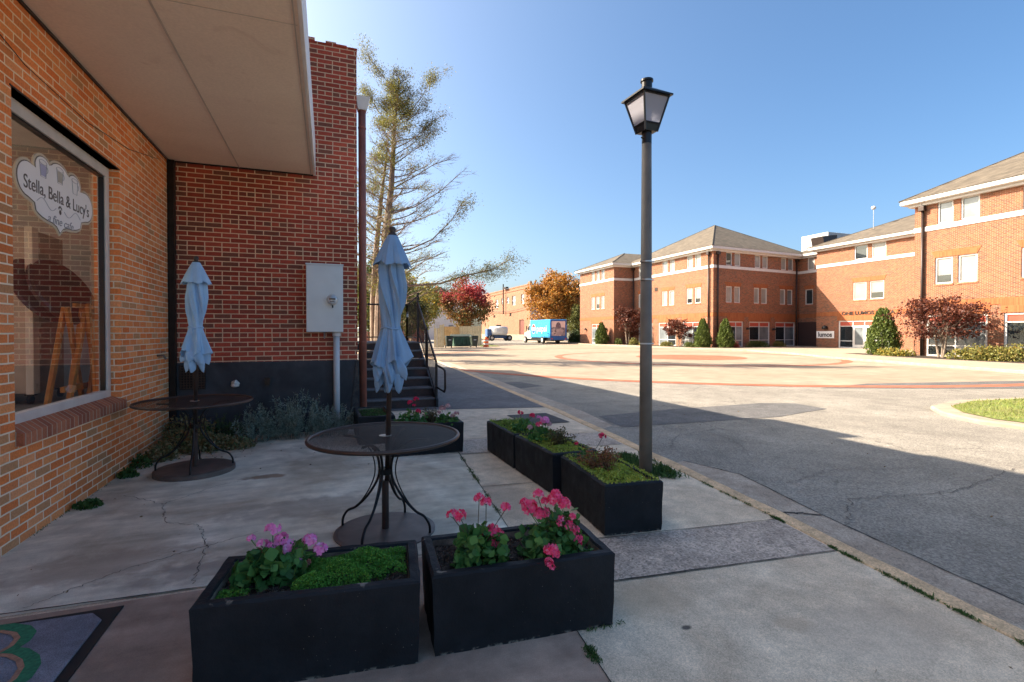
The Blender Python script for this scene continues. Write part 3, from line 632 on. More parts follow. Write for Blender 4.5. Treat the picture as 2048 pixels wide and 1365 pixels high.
for (u, v, a, b) in ((0, -.105, .020, .022), (-.024, -.072, .008, .012), (-.009, -.060, .008, .012), (.009, -.060, .008, .012), (.024, -.072, .008, .012)):
    k = 12; m.add([(SX + .0055, SY + u + a * math.cos(6.283 * i / k), SZ + v + b * math.sin(6.283 * i / k)) for i in range(k)], [tuple(range(k))])
m.build('paw_print', M_ink, sg)
m = MB()
for s_ in (-1, 1):
    m.tube([(SX + .005, SY + s_ * (.07 + .30 * t), SZ - .085 + .035 * math.sin(t * 6.5) * (1 if s_ < 0 else -1) * s_ + .0) for t in np.linspace(0, 1, 22)], .0025, 4)
m.build('scroll', M_ink2, sg)

# door mat
mt = thing('door_mat', 'grey carpet door mat with black rubber edge and green and tan curl at lower left', 'mat', (-1.55, 2.4, 0))
m = MB(); m.prism([(-2.0, 1.4), (-1.05, 1.4), (-1.05, 3.27), (-2.0, 3.262)], .005, .012); m.build('border', M_rubber, mt)
m = MB(); m.prism([(-1.98, 1.45), (-1.10, 1.45), (-1.10, 3.13), (-1.17, 3.22), (-1.98, 3.25)], .012, .022); m.build('carpet', M_mat, mt, bevel=.004)
CURL = [(-1.75, 3.17), (-1.62, 3.22), (-1.505, 3.205), (-1.43, 3.16), (-1.385, 3.10), (-1.375, 3.03), (-1.40, 2.965), (-1.335, 2.93), (-1.27, 2.86), (-1.235, 2.79), (-1.225, 2.70), (-1.26, 2.60), (-1.33, 2.53), (-1.45, 2.49)]
for w, off, mm_, nm in ((.062, 0, M_green, 'green_curl'), (.022, -.040, M_matan, 'tan_curl')):
    m = MB(); cc = Vector((-1.62, 2.85)); pts = []
    for a, b in zip(CURL[:-1], CURL[1:]):
        for k in range(3): p = Vector(a).lerp(Vector(b), k / 3); pts.append(p + (p - cc).normalized() * off)
    m.add(*ribbon([tuple(p) for p in pts], w, .0235 if off == 0 else .0245, 0)); m.build(nm, mm_, mt)

# ------------------------------------------------------------------ old brick building behind the patio
old = thing('brick_building', 'dark red brick building with black painted foundation facing the patio', 'building', (-3, 15, 0))
m = MB(); m.box(-12, .43, 8.11, 24, 1.07, 5.85)
m.box(-12, -2.06, 8.09, 8.11, 3.9, 5.85)
m.build('wall', M_old, old)
m = MB()
for k in range(20):       # uneven worn coping along the front and the street side
    x0 = -2.6 + k * .152; m.box(x0, x0 + .152, 8.105 - random.uniform(0, .012), 8.35, 5.85, 5.955 + random.uniform(-.03, .025) - .004 * k)
m.box(.19, .436, 8.35, 10.2, 5.85, 5.95); m.box(.19, .436, 11.8, 24, 5.85, 5.95); m.box(.15, .44, 10.2, 11.8, 5.85, 6.32)
m.build('parapet', M_old, old)
m = MB(); m.box(-12, .435, 8.095, 24, 0, 1.07); m.build('foundation', M_found, old, bevel=.01)
m = MB(); m.hexa([(.30, 8.07, 0), (.46, 8.07, 0), (.46, 8.3, 0), (.30, 8.3, 0), (.405, 8.07, 1.06), (.45, 8.07, 1.06), (.45, 8.3, 1.06), (.405, 8.3, 1.06)]); m.build('quoin', concrete('crumbling_quoin', (.10, .085, .075), (.03, .03, .035), sc=8, speck=.3, bump=.8), old)
m = MB(); m.box(-1.93, -1.62, 8.075, 8.096, .70, 1.04); vent = m.build('vent', M_black, old)
m = MB()
for k in range(9): m.box(-1.92 + k * .035, -1.912 + k * .035, 8.068, 8.076, .71, 1.03)
for k in range(9): m.box(-1.93, -1.62, 8.066, 8.072, .715 + k * .036, .722 + k * .036)
m.build('grille', M_brown, vent)
dp = MB(); dp.tube([(.515, 8.22, .08), (.515, 8.22, 4.98)], .058, 16); d1 = dp.build('downpipe', M_rust, old, smooth=True)
m = MB(); m.hexa([(.45, 8.15, 4.97), (.58, 8.15, 4.97), (.58, 8.29, 4.97), (.45, 8.29, 4.97), (.42, 8.11, 5.16), (.63, 8.11, 5.16), (.63, 8.33, 5.16), (.42, 8.33, 5.16)]); m.build('hopper', M_fascia, d1)
for z in (1.35, 3.2, 4.7): m = MB(); m.xcyl((.515, 8.22, z), .063, .02, 'z', 16); m.build('collar', M_rust, d1)
mb_ = thing('electric_meter_box', 'pale grey electric meter box with round glass meter on the dark brick wall', 'meter box', (-.04, 8.11, 1.5))
m = MB(); m.box(-.30, .215, 7.93, 8.108, 1.50, 2.50); m.build('box', M_grey, mb_, bevel=.008)
m = MB(); m.box(-.307, .222, 7.918, 8.11, 2.497, 2.515); m.build('rain_cap', M_grey, mb_)
m = MB(); m.tube([(.06, 7.93, 1.98), (.06, 7.89, 1.98)], .085, 24); m.build('ring', M_silver, mb_)
m = MB(); m.tube([(.06, 7.895, 1.98), (.06, 7.83, 1.98), (.06, 7.81, 1.98)], [.074, .072, .055], 24); me_ = m.build('meter', plain('meter_glass', (.55, .58, .60), .1, .2, .2, 30), mb_, smooth=True)
m = MB(); m.box(.015, .105, 7.806, 7.809, 1.975, 2.0); m.box(.03, .09, 7.806, 7.809, 1.945, 1.955); m.build('dial', M_ink, me_)
m = MB(); m.tube([(.065, 7.90, 1.90), (.065, 7.87, 1.865)], .01, 6); m.build('latch', M_black, mb_)
m = MB(); m.tube([(.12, 8.03, 1.50), (.12, 8.03, .05)], .046, 16); m.build('conduit', M_pvc, mb_, smooth=True)
m = MB(); m.tube([(.12, 8.03, 1.51), (.12, 8.03, 1.44)], .058, 16); m.build('collar', M_pvc, mb_)
m = MB(); m.tube([(-.05, 8.03, 1.5), (-.05, 8.0, 1.44), (-.05, 8.02, 1.41)], .012, 6); m.build('seal', M_silver, mb_)
tag((lambda m: (m.box(-.86, -.80, 8.05, 8.096, .73, .84), m.build('bracket', M_black))[1])(MB()), 'small black bracket on the dark foundation wall', 'bracket')
m = MB(); m.tube([(-1.27, 8.02, .78), (-1.23, 7.98, .79), (-1.19, 8.0, .76)], [.03, .04, .02], 8); m.lathe([(.02, 0), (.05, .01), (.055, .03), (.035, .06), (.01, .06)], (-1.24, 8.0, .72), 12)
tag(m.build('wall_outlet', M_white, bevel=.004), 'small round white fixture on the foundation behind the far table', 'fixture')

# ------------------------------------------------------------------ stairs with railings
st = thing('staircase', 'rusty brown steel staircase with black railings beside the dark brick building', 'staircase', (1.35, 10.2, 0))
rs, rn = .181, .30; X0, X1, Y0 = .62, 2.02, 9.95
for i in range(7):
    y = Y0 + i * rn; z = (i + 1) * rs
    m = MB(); m.box(X0, X1, y + .012, y + .03, i * rs + .002, z - .03); m.build('riser', M_step, st)
    m = MB(); m.box(X0, X1, y - .012, y + rn + .01, z - .028, z); m.build('tread', M_tread, st, bevel=.006)
Yt = Y0 + 7 * rn; zt = 7 * rs
m = MB(); m.box(X0, X1 + .04, Yt - .1, Yt + 1.9, zt - .03, zt - .002); m.build('landing', M_tread, st)
m = MB()
m.hexa([(X1, Y0 - .1, 0), (X1 + .04, Y0 - .1, 0), (X1 + .04, Y0 + .1, 0), (X1, Y0 + .1, 0), (X1, Y0 - .1, .16), (X1 + .04, Y0 - .1, .16), (X1 + .04, Y0 + .1, .28), (X1, Y0 + .1, .28)])
m.hexa([(X1, Y0 + .1, -.0), (X1 + .04, Y0 + .1, 0), (X1 + .04, Yt + .1, zt - .28), (X1, Yt + .1, zt - .28), (X1, Y0 + .1, .26), (X1 + .04, Y0 + .1, .26), (X1 + .04, Yt + .1, zt + .03), (X1, Yt + .1, zt + .03)])
m.box(X1, X1 + .04, Yt + .1, Yt + 1.9, zt - .25, zt - .001); m.build('stringer', M_string, st)
for yy in (Yt + 1.8,):
    for xx in (X0 + .05, X1 - .02):
        m = MB(); m.box(xx - .04, xx + .04, yy - .04, yy + .04, 0, zt - .03); m.build('support', M_string, st)
# sloping rail
xr = X1 + .02; slope = rs / rn
def zr(y): return (y - Y0) * slope + .18
rail = MB(); rail.box(xr - .022, xr + .022, Y0 - .02, Y0 + .025, .0, zr(Y0) + .70); rl = rail.build('railing', M_rail, st)
m = MB(); m.tube([(xr, Y0, zr(Y0) + .72), (xr, Yt + .05, zr(Yt + .05) + .72), (xr, Yt + .2, zr(Yt + .2) + .70)], .022, 10); m.build('rail', M_rail, rl); m = MB(); m.tube([(xr, Y0, .22), (xr, Yt + .05, zr(Yt) + .06)], .013, 6); m.build('rail', M_rail, rl)
m = MB()
for k in range(1, 19): y = Y0 + k * (Yt - Y0) / 19; m.tube([(xr, y, zr(y) + .05), (xr, y, zr(y) + .71)], .0075, 5)
m.build('balusters', M_rail, rl)
for y in (Y0 + 1.05, Yt + .08):
    m = MB(); m.box(xr - .022, xr + .022, y - .022, y + .022, zr(y) - .2, zr(y) + (.78 if y < Yt else .95)); m.build('post', M_rail, rl)
m = MB(); xh = xr + .10
m.tube([(xr, Y0 + .05, zr(Y0) + .66), (xh, Y0 - .12, zr(Y0) + .60), (xh, Y0 - .32, zr(Y0) + .57), (xh, Y0 - .36, zr(Y0) + .50), (xh, Y0 - .36, zr(Y0) + .22), (xh, Y0 - .30, zr(Y0) + .15), (xr, Y0 - .02, zr(Y0) + .22)], .021, 10); m.build('handrail', M_rail, rl, smooth=True)
# landing guard
Yg = Yt + 1.85; zg = zt + .98
for (xa, ya, xb, yb, dz0, dz1) in ((X0 - .1, Yg, xr, Yg, 0, 0), (xr, Yt + .1, xr, Yg, .12, 0)):
    nb = 12
    g_ = MB(); g_.box(xb - .025, xb + .025, yb - .025, yb + .025, zt - .1, zg + .02); gd = g_.build('railing', M_rail, st)
    m = MB(); m.tube([(xa, ya, zg + dz0), (xb, yb, zg + dz1)], .022, 8); m.build('rail', M_rail, gd); m = MB(); m.tube([(xa, ya, zt + .10), (xb, yb, zt + .10)], .016, 6); m.build('rail', M_rail, gd)
    m = MB()
    for k in range(1, nb): t = k / nb; m.tube([(xa + (xb - xa) * t, ya + (yb - ya) * t, zt + .1), (xa + (xb - xa) * t, ya + (yb - ya) * t, zg)], .0075, 5)
    m.build('balusters', M_rail, gd)
m = MB(); m.box(xr - .14, xr - .09, Yt + .98, Yt + 1.0, zt + .62, zt + .70); m.tube([(xr - .13, Yt + .99, zt + .70), (xr - .13, Yt + .99, zt + .75), (xr - .10, Yt + .99, zt + .75), (xr - .10, Yt + .99, zt + .70)], .006, 6); m.build('padlock', M_silver, st)

# ------------------------------------------------------------------ bistro tables
tb = thing('bistro_table', 'round brown mesh bistro table with the nearer closed blue umbrella standing in the patio middle', 'table', (0, 0, 0), 'round mesh bistro tables')
TH = .715
n_ = 48; m = MB(); m.lathe([(.035, TH), (.535, TH)], n=64); m.f = m.f[:64]; m.mi = m.mi[:64]; top = m.build('tabletop', M_mesh, tb)
m = MB(); m.tube([(.545 * math.cos(a), .545 * math.sin(a), TH - .004) for a in np.linspace(0, 2 * math.pi, 73)], .0145, 8, False); m.build('rim', M_brown, top, smooth=True)
m = MB(); m.lathe([(.024, TH + .001), (.045, TH + .001), (.045, TH + .005), (.024, TH + .005)], n=24); m.build('umbrella_ring', M_silver, top)
for k in range(4):
    a = R(-32 + 90 * k); ca, sa = math.cos(a), math.sin(a)
    def sm_(pts):
        out = []
        for i in range(len(pts) - 1):
            p0, p1, p2, p3 = [np.array(pts[max(0, min(len(pts) - 1, j))]) for j in (i - 1, i, i + 1, i + 2)]
            for t in np.linspace(0, 1, 5, endpoint=False): out.append(.5 * (2 * p1 + (p2 - p0) * t + (2 * p0 - 5 * p1 + 4 * p2 - p3) * t * t + (3 * p1 - 3 * p2 + p3 - p0) * t ** 3))
        return [(r * ca, r * sa, z) for r, z in out + [np.array(pts[-1])]]
    m = MB(); m.tube(sm_([(.355, .012), (.35, .07), (.31, .13), (.24, .165), (.15, .25), (.075, .36), (.048, .45), (.06, .55), (.11, .63), (.22, .69), (.34, .702)]), .0095, 8); leg = m.build('leg', M_iron, tb, smooth=True)
    m = MB(); m.tube(sm_([(.245, .168), (.19, .22), (.125, .32), (.085, .43), (.095, .54), (.15, .64), (.24, .698)]), .005, 6); m.build('brace', M_iron, leg, smooth=True)
m = MB(); m.tube([(0, 0, .43), (0, 0, .47)], .052, 16); m.build('hub', M_iron, tb)
m = MB(); m.lathe([(.02, .0), (.37, .0), (.37, .008), (.34, .013), (.02, .018)], n=56); m.build('base_plate', M_base, tb, smooth=False)
m = MB(); m.tube([(0, 0, .01), (0, 0, .38)], .026, 14); m.build('stand_pipe', M_brown, tb)
tb2 = copy_tree(tb)
tb.location = (.40, 3.85, .006); tb2.location = (-1.345, 6.20, .045); tb2.rotation_euler = (0, 0, R(37)); tb['_'] = 0; del tb['_']
tb2['label'] = 'round brown mesh bistro table in the corner beside the orange brick wall'
m = MB(); m.prism([(-1.345 + .38 * math.cos(a), 6.20 + .38 * math.sin(a)) for a in np.linspace(0, 2 * math.pi, 48, endpoint=False)], .004, .046)
tag(m.build('table_pad', M_base), 'thin round pad under the table in the corner', 'pad')

# ------------------------------------------------------------------ closed umbrellas
def umbrella(x, y, z0, label, lean, seed, rot, M_canvas, tws):
    rg = np.random.default_rng(seed)
    u = thing('umbrella', label, 'umbrella', (x, y, z0), 'closed blue patio umbrellas')
    T = Matrix.Translation((x, y, z0)) @ Matrix.Rotation(lean[0], 4, 'X') @ Matrix.Rotation(lean[1], 4, 'Y') @ Matrix.Rotation(rot, 4, 'Z')
    def mk(m, name, mat, par, smooth=True):
        m.v = [tuple(T @ Vector(v)) for v in m.v]; return m.build(name, mat, par, smooth)
    m = MB(); m.tube([(0, 0, .38), (0, 0, 2.22)], .019, 14); mk(m, 'pole', M_brown, u)
    m = MB(); m.lathe([(.03, 2.215), (.034, 2.225), (.030, 2.24), (.018, 2.245), (.022, 2.26), (.026, 2.275), (.018, 2.29), (.004, 2.295)], n=16); mk(m, 'finial', plain('finial', (.045, .035, .03), .6), u)
    ph = rg.uniform(-.35, .35, 8); am = rg.uniform(.7, 1.35, 8)
    def surf(prof, amp, twist, hem, name, par, nz=44, nt=160, k=8, seedp=0, sgn_=1.0):
        zs = [p[0] for p in prof][::-1]; r_ = [p[1] for p in prof][::-1]
        zz = np.linspace(prof[0][0], prof[-1][0], nz); th = np.linspace(0, 2 * np.pi, nt, endpoint=False)
        V = []
        for i, z in enumerate(zz):
            r = np.interp(z, zs, r_); A = np.interp(z, [a[0] for a in amp][::-1], [a[1] for a in amp][::-1]); tw = np.interp(z, [a[0] for a in twist][::-1], [a[1] for a in twist][::-1])
            f = i / (nz - 1)
            for t in th:
                q = t * k + seedp
                w = math.asin(math.cos(q + .5 * math.sin(t + ph[3] * 6))) * .6366; w = w * .85 + .15 * math.cos(3 * q + 1)
                w2 = math.cos(t * 3 + ph[0] * 5 + z * 4) * .30 + math.cos(t * 17 + z * 9 + seedp) * .10
                rr = r * (1 + A * (w * (.85 + .3 * math.cos(t * 2 + ph[1] * 9)) + w2))
                h = hem * f ** 3 * (w * .8 + .5 * math.cos(t * 5 + ph[2] * 8))
                a2 = t + tw + .10 * math.sin(q * 1.0 + z * 6) * A * 2
                V.append((rr * math.cos(a2), rr * math.sin(a2), z - h * sgn_))
        m = MB(); m.add(V, [(i * nt + j, i * nt + (j + 1) % nt, (i + 1) * nt + (j + 1) % nt, (i + 1) * nt + j) for i in range(nz - 1) for j in range(nt)])
        o = mk(m, name, M_canvas, par); s_ = o.modifiers.new('thick', 'SOLIDIFY'); s_.thickness = .0025; return o
    can_ = surf([(2.18, .03), (2.08, .06), (1.98, .080), (1.85, .088), (1.70, .078), (1.60, .064), (1.53, .058), (1.48, .068), (1.38, .090), (1.30, .108), (1.25, .120)],
                [(2.2, .05), (2.0, .34), (1.7, .38), (1.55, .2), (1.5, .2), (1.38, .34), (1.25, .38)], [(2.2, 0), (1.95, .12 * tws), (1.53, tws), (1.25, tws + .05)], .055, 'canopy', u, 60, 220, 6, 0, -1.0)
    surf([(1.34, .06), (1.22, .082), (1.14, .074), (1.10, .062)], [(1.34, .3), (1.09, .55)], [(1.34, 1.9), (1.09, 2.5)], .05, 'inner_fold', can_, 24, 200, 5, 1.3)
    surf([(1.32, .075), (1.24, .105), (1.20, .104), (1.17, .092)], [(1.32, .25), (1.15, .45)], [(1.32, 1.2), (1.15, 1.7)], .045, 'inner_fold', can_, 22, 200, 6, 2.6)
    surf([(2.225, .034), (2.17, .062), (2.10, .095), (2.04, .122), (2.00, .138)], [(2.22, .02), (2.1, .06), (2.0, .12)], [(2.22, 0), (2.0, .15)], .018, 'vent_flap', can_, 22, 160, 8, .5)
    m = MB(); m.tube([(.068 * math.cos(a), .068 * math.sin(a), 1.53 + .006 * math.sin(3 * a)) for a in np.linspace(0, 2 * np.pi, 33)], .007, 6, False); m.tube([(-.06, -.01, 1.53), (-.085, -.02, 1.50), (-.07, -.03, 1.45)], .006, 6); mk(m, 'tie', M_canvas, can_)
    return u
umbrella(.405, 3.85, .0, 'tall closed blue canvas umbrella in the table at the patio middle', (0, R(1.4)), 3, R(200), M_canvas2, 1.3)
umbrella(-1.345, 6.2, .02, 'closed pale blue canvas umbrella in the corner table before the dark brick wall', (0, R(.6)), 9, R(60), M_canvas, .7)

# ------------------------------------------------------------------ lamp post
lp = thing('lamp_post', 'tall grey brown street lamp post with black lantern beside the kerb', 'street lamp', (3.14, 4.45, 0))
lx, ly = 3.14, 4.45
m = MB(); m.tube([(lx, ly, -.02), (lx, ly, 1.2), (lx, ly, 3.50)], [.069, .063, .050], 24); pst = m.build('post', M_post, lp, smooth=True)
for z in (2.24, 2.05, 1.38): m = MB(); m.xcyl((lx, ly, z), .066, .014, 'z', 20); m.box(lx + .05, lx + .085, ly - .02, ly + .0, z - .006, z + .006); m.build('band', M_silver if z > 1.5 else M_white, pst)
m = MB(); m.tube([(lx, ly, 3.47), (lx, ly, 3.62)], .052, 16); m.tube([(lx - .08, ly - .02, 3.52), (lx, ly, 3.52)], .008, 6); m.build('collar', M_black, lp)
lan = thing('tmp', 'x', 'x', (0, 0, 0)); bpy.data.objects.remove(lan)
T = Matrix.Translation((lx, ly, 0)) @ Matrix.Rotation(R(-87), 4, 'Z')
def tq(m, name, mat, par, **k): m.v = [tuple(T @ Vector(v)) for v in m.v]; return m.build(name, mat, par, **k)
zb, zm, zt_ = 3.585, 3.66, 3.93; rb, rm, rt = .075, .092, .158
m = MB(); m.hexa([(-rb, -rb, zb), (rb, -rb, zb), (rb, rb, zb), (-rb, rb, zb), (-rm, -rm, zm), (rm, -rm, zm), (rm, rm, zm), (-rm, rm, zm)])
for sx in (-1, 1):
    for sy in (-1, 1): m.tube([(sx * rb, sy * rb, zb), (sx * rt, sy * rt, zt_)], .0105, 6)
for k, (r_, z) in enumerate(((rt, zt_), (rm, zm))):
    c4 = [(-r_, -r_, z), (r_, -r_, z), (r_, r_, z), (-r_, r_, z), (-r_, -r_, z)]
    for a, b in zip(c4[:-1], c4[1:]): m.tube([a, b], .011, 6)
lf = tq(m, 'lantern', M_black, lp)
for (a, b) in (((-1, -1), (1, -1)), ((1, -1), (1, 1)), ((1, 1), (-1, 1)), ((-1, 1), (-1, -1))):
    m = MB(); q = .97; vs = [(a[0] * rm * q, a[1] * rm * q, zm), (b[0] * rm * q, b[1] * rm * q, zm), (b[0] * rt * q, b[1] * rt * q, zt_), (a[0] * rt * q, a[1] * rt * q, zt_)]
    m.add(vs, [(0, 1, 2, 3)]); tq(m, 'glass', M_frost, lf)
ro = .188; r2 = .07
m = MB(); m.hexa([(-ro, -ro, zt_ + .005), (ro, -ro, zt_ + .005), (ro, ro, zt_ + .005), (-ro, ro, zt_ + .005), (-ro, -ro, zt_ + .022), (ro, -ro, zt_ + .022), (ro, ro, zt_ + .022), (-ro, ro, zt_ + .022)])
m.hexa([(-ro, -ro, zt_ + .021), (ro, -ro, zt_ + .021), (ro, ro, zt_ + .021), (-ro, ro, zt_ + .021), (-r2, -r2, zt_ + .10), (r2, -r2, zt_ + .10), (r2, r2, zt_ + .10), (-r2, r2, zt_ + .10)]); tq(m, 'roof', M_black, lf)
m = MB(); m.lathe([(.055, zt_ + .09), (.055, zt_ + .185), (.066, zt_ + .185), (.066, zt_ + .205), (.045, zt_ + .215), (.01, zt_ + .217)], n=24); tq(m, 'chimney', M_black, lf)

# ------------------------------------------------------------------ planters
def planter_proto():
    t = thing('planter', 'x', 'planter', (0, 0, 0), 'black painted concrete planters')
    L_, D_, H_, w = .465, .24, .375, .052
    nx, ny = 14, 8
    def loop(l, d, z, j):
        P = [(-l + 2 * l * i / nx, -d) for i in range(nx)] + [(l, -d + 2 * d * i / ny) for i in range(ny)] + [(l - 2 * l * i / nx, d) for i in range(nx)] + [(-l, d - 2 * d * i / ny) for i in range(ny)]
        return [(x + random.uniform(-j, j), y + random.uniform(-j, j), z + random.uniform(-j, j)) for x, y in P]
    m = MB(); n = 2 * (nx + ny); vs = []
    ks = [(0, .975), (.05, .98), (.13, .985), (.22, .99), (.31, .995), (.364, 1.0)]
    for z, s_ in ks: vs += loop(L_ * s_, D_ * s_, z, .0025)
    vs += loop(L_ - .010, D_ - .010, H_, .002); vs += loop(L_ - w + .006, D_ - w + .006, H_, .002)
    vs += loop(L_ - w, D_ - w, H_ - .012, .0015)
    k = len(ks) + 3; fs = [(i * n + j, i * n + (j + 1) % n, (i + 1) * n + (j + 1) % n, (i + 1) * n + j) for i in range(k - 1) for j in range(n)]
    m.add(vs, fs); fs2 = [tuple(range(n - 1, -1, -1))]; m.f += fs2; m.mi += [0]
    m.build('shell', M_planter, t, smooth=False)
    m = MB(); a = [(-L_ + w, -D_ + w), (L_ - w, -D_ + w), (L_ - w, D_ - w), (-L_ + w, D_ - w)]
    for i in range(4):
        p, q = a[i], a[(i + 1) % 4]; m.add([(p[0], p[1], H_ - .012), (q[0], q[1], H_ - .012), (q[0], q[1], .25), (p[0], p[1], .25)], [(0, 1, 2, 3)])
    m.build('inner_face', concrete('bare_inner', (.33, .25, .18), (.16, .11, .08), sc=9, speck=.2), t)
    nxx, nyy = 40, 20; vs = []; lx_, ly_ = L_ - w - .001, D_ - w - .001
    for j in range(nyy + 1):
        for i in range(nxx + 1): vs.append((-lx_ + 2 * lx_ * i / nxx, -ly_ + 2 * ly_ * j / nyy, .325 + .012 * math.sin(i * .7) * math.cos(j * .9) + random.uniform(-.006, .006)))
    m = MB(); m.add(vs, [(j * (nxx + 1) + i, j * (nxx + 1) + i + 1, (j + 1) * (nxx + 1) + i + 1, (j + 1) * (nxx + 1) + i) for j in range(nyy) for i in range(nxx)])
    so = m.build('soil', M_dirt, t)
    P = np.c_[rng.uniform(-lx_, lx_, 1400), rng.uniform(-ly_, ly_, 1400), rng.uniform(.325, .342, 1400)]
    tag(leafmesh('mulch', P, .011, leafmat('mulch_chips', [(.03, .02, .015), (.09, .055, .035), (.16, .11, .075), (.05, .03, .02)], 0), so, .3), kind='stuff')
    return t
pp = planter_proto()
PL = {'A': ((-.045, 2.535), -7, 'black planter nearest the camera on the left holding orchid pink geraniums and green sedum'),
      'B': ((.925, 2.47), -4.0, 'black planter with coral red geraniums and bare mulch, right of the nearest one'),
      'C': ((2.175, 3.62), 84.5, 'nearest of the three end to end black planters, in front of the lamp post'),
      'D': ((2.155, 4.63), 91.5, 'middle of the three end to end black planters beside the walkway'),
      'E': ((2.13, 5.585), 91, 'farthest of the three end to end black planters beside the walkway'),
      'F': ((1.13, 6.31), -1, 'black planter behind the near table, with crimson and faded blooms before the stairs'),
      'G': ((.60, 7.33), 91, 'black planter against the rusty downpipe holding small weeds')}
PO = {}
for i, (k, (xy, rz, lab)) in enumerate(PL.items()):
    o = pp if i == 0 else copy_tree(pp)
    o.location = (*xy, .004); o.rotation_euler = (0, 0, R(rz)); o['label'] = lab; PO[k] = o
def pm(k): return Matrix.Translation(PO[k].location) @ Matrix.Rotation(PO[k].rotation_euler.z, 4, 'Z')
def cover(k, x0, x1, y0, y1, n, h, size, mat, name, label, cat, over=0, asp=.6, hgt=.33, up=None, jit=.5, bare=None):
    M_ = pm(k); x = rng.uniform(x0 - over, x1 + over, n); y = rng.uniform(y0 - over, y1 + over, n)
    if bare: q = ((x - bare[0]) / bare[2]) ** 2 + ((y - bare[1]) / bare[3]) ** 2 + .5 * np.sin(x * 60) * np.cos(y * 47) > 1; x, y = x[q], y[q]; n = len(x)
    e = np.minimum(np.minimum(x - x0, x1 - x), np.minimum(y - y0, y1 - y)) / .08
    e = np.clip(e, 0, 1); b = hgt + h * (.45 + .55 * e) * (.75 + .35 * np.sin(x * 19 + y * 7) * np.cos(y * 23 + x * 5))
    out = (x < x0) | (x > x1) | (y < y0) | (y > y1)
    z = np.where(out, .375 + rng.uniform(-.02, .02, n), b - rng.uniform(0, 1, n) ** 1.6 * h * .7)
    P = np.array([tuple(M_ @ Vector(p)) for p in zip(x, y, z)])
    return tag(leafmesh(name, P, size, mat, None, asp, up, jit), label, cat, None, 'stuff')

def flower_head(c, r, mat, parent, stem=None, n=16):
    n = int(n * 1.7); r *= 1.12; c = Vector(c); m = MB(); vs_all = []
    P, A, S = [], [], []
    for i in range(n):
        d = Vector(rng.normal(size=3)); d.normalize(); d.z = abs(d.z) * .8 - .25 + (.1); d.normalize()
        fc = c + d * r * rng.uniform(.62, 1.0); t1 = d.orthogonal().normalized(); t2 = d.cross(t1); ro_ = rng.uniform(0, 6.28)
        pr = r * .46 if r > .03 else r * .58
        for k in range(5):
            a = ro_ + k * 1.2566 + rng.uniform(-.15, .15); u = t1 * math.cos(a) + t2 * math.sin(a); v = d.cross(u)
            p0 = fc; w = pr * .55
            m.add([p0 + u * pr * .1, p0 + u * pr * .55 + v * w * .8 + d * pr * .22, p0 + u * pr * 1.05 + v * w * .35 + d * pr * .32, p0 + u * pr * 1.05 - v * w * .35 + d * pr * .32, p0 + u * pr * .55 - v * w * .8 + d * pr * .22], [(0, 1, 2, 3, 4)])
    o = m.build('flower_head', mat, parent)
    if stem is not None:
        s0 = Vector(stem); mid = (s0 + c) / 2 + Vector((random.uniform(-.01, .01), random.uniform(-.01, .01), 0))
        m = MB(); m.tube([s0, mid, c - Vector((0, 0, r * .4))], .0022, 5)
        for k in range(5): d = Vector((random.uniform(-1, 1), random.uniform(-1, 1), random.uniform(-.9, .1))) * r * .6; m.tube([c - Vector((0, 0, r * .5)), c + d], .0012, 4)
        m.build('stem', MAT['leaf_geranium'] if random.random() < .5 else plain('stem_brown', (.10, .075, .035), .6), o)
    return o
def geranium(name, label, centre, spread, height, nleaf, heads, mat, lsize=.022, lmat=None, group='geraniums in the planters', dry=0):
    c = Vector(centre); t = thing(name, label, 'flower', tuple(c), group)
    n = nleaf; u = rng.normal(size=(n, 3)); u /= np.linalg.norm(u, axis=1, keepdims=True); u[:, 2] = np.abs(u[:, 2])
    rr = rng.uniform(.35, 1, (n, 1)) ** .6; lump = 1 + .25 * np.sin(u[:, :1] * 7 + c.x * 9) * np.cos(u[:, 1:2] * 6)
    P = np.array(c) + u * rr * lump * np.array([spread[0], spread[1], height]); 
    leafmesh('leaves', P, lsize, lmat or L_ger, t, .85, None, .5, 8)
    for (hx, hy, hz, hr, *mm_) in heads:
        base = c + Vector(((hx - c.x) * .35, (hy - c.y) * .35, height * .5)); flower_head((hx, hy, hz), hr, mm_[0] if mm_ else mat, t, base, 16 if hr > .03 else 9)
    return t
def H_(L_, d): return [(*at(a, b, d if len(e) == 0 or not isinstance(e[0], float) else e[0]), r) + tuple(x for x in e if not isinstance(x, float)) for a, b, r, *e in L_]
# planter A
cA = at(545, 1190, 2.36); cA.z = .34
geranium('geranium', 'orchid pink geranium at the left end of the nearest planter', cA, (.18, .14, .17), .15, 330,
         H_([(543, 1062, .030), (560, 1082, .026), (522, 1092, .022), (545, 1104, .036), (572, 1096, .034), (560, 1124, .036), (592, 1126, .028), (575, 1112, .030), (618, 1084, .026), (638, 1103, .030), (500, 1080, .016), (515, 1108, .018, L_bud), (610, 1130, .018, L_bud)], 2.40), L_purp, .026)
cover('A', -.10, .405, -.18, .18, 17000, .085, .0058, L_sed, 'sedum', 'bright green moss like sedum filling the right of the nearest planter', 'ground cover', asp=.5, hgt=.325, bare=(.36, -.13, .15, .07))
cover('A', -.41, -.28, -.18, -.06, 900, .04, .006, L_sed, 'sedum', 'small patch of green sedum in the near left corner of the nearest planter', 'ground cover', asp=.5, hgt=.33)
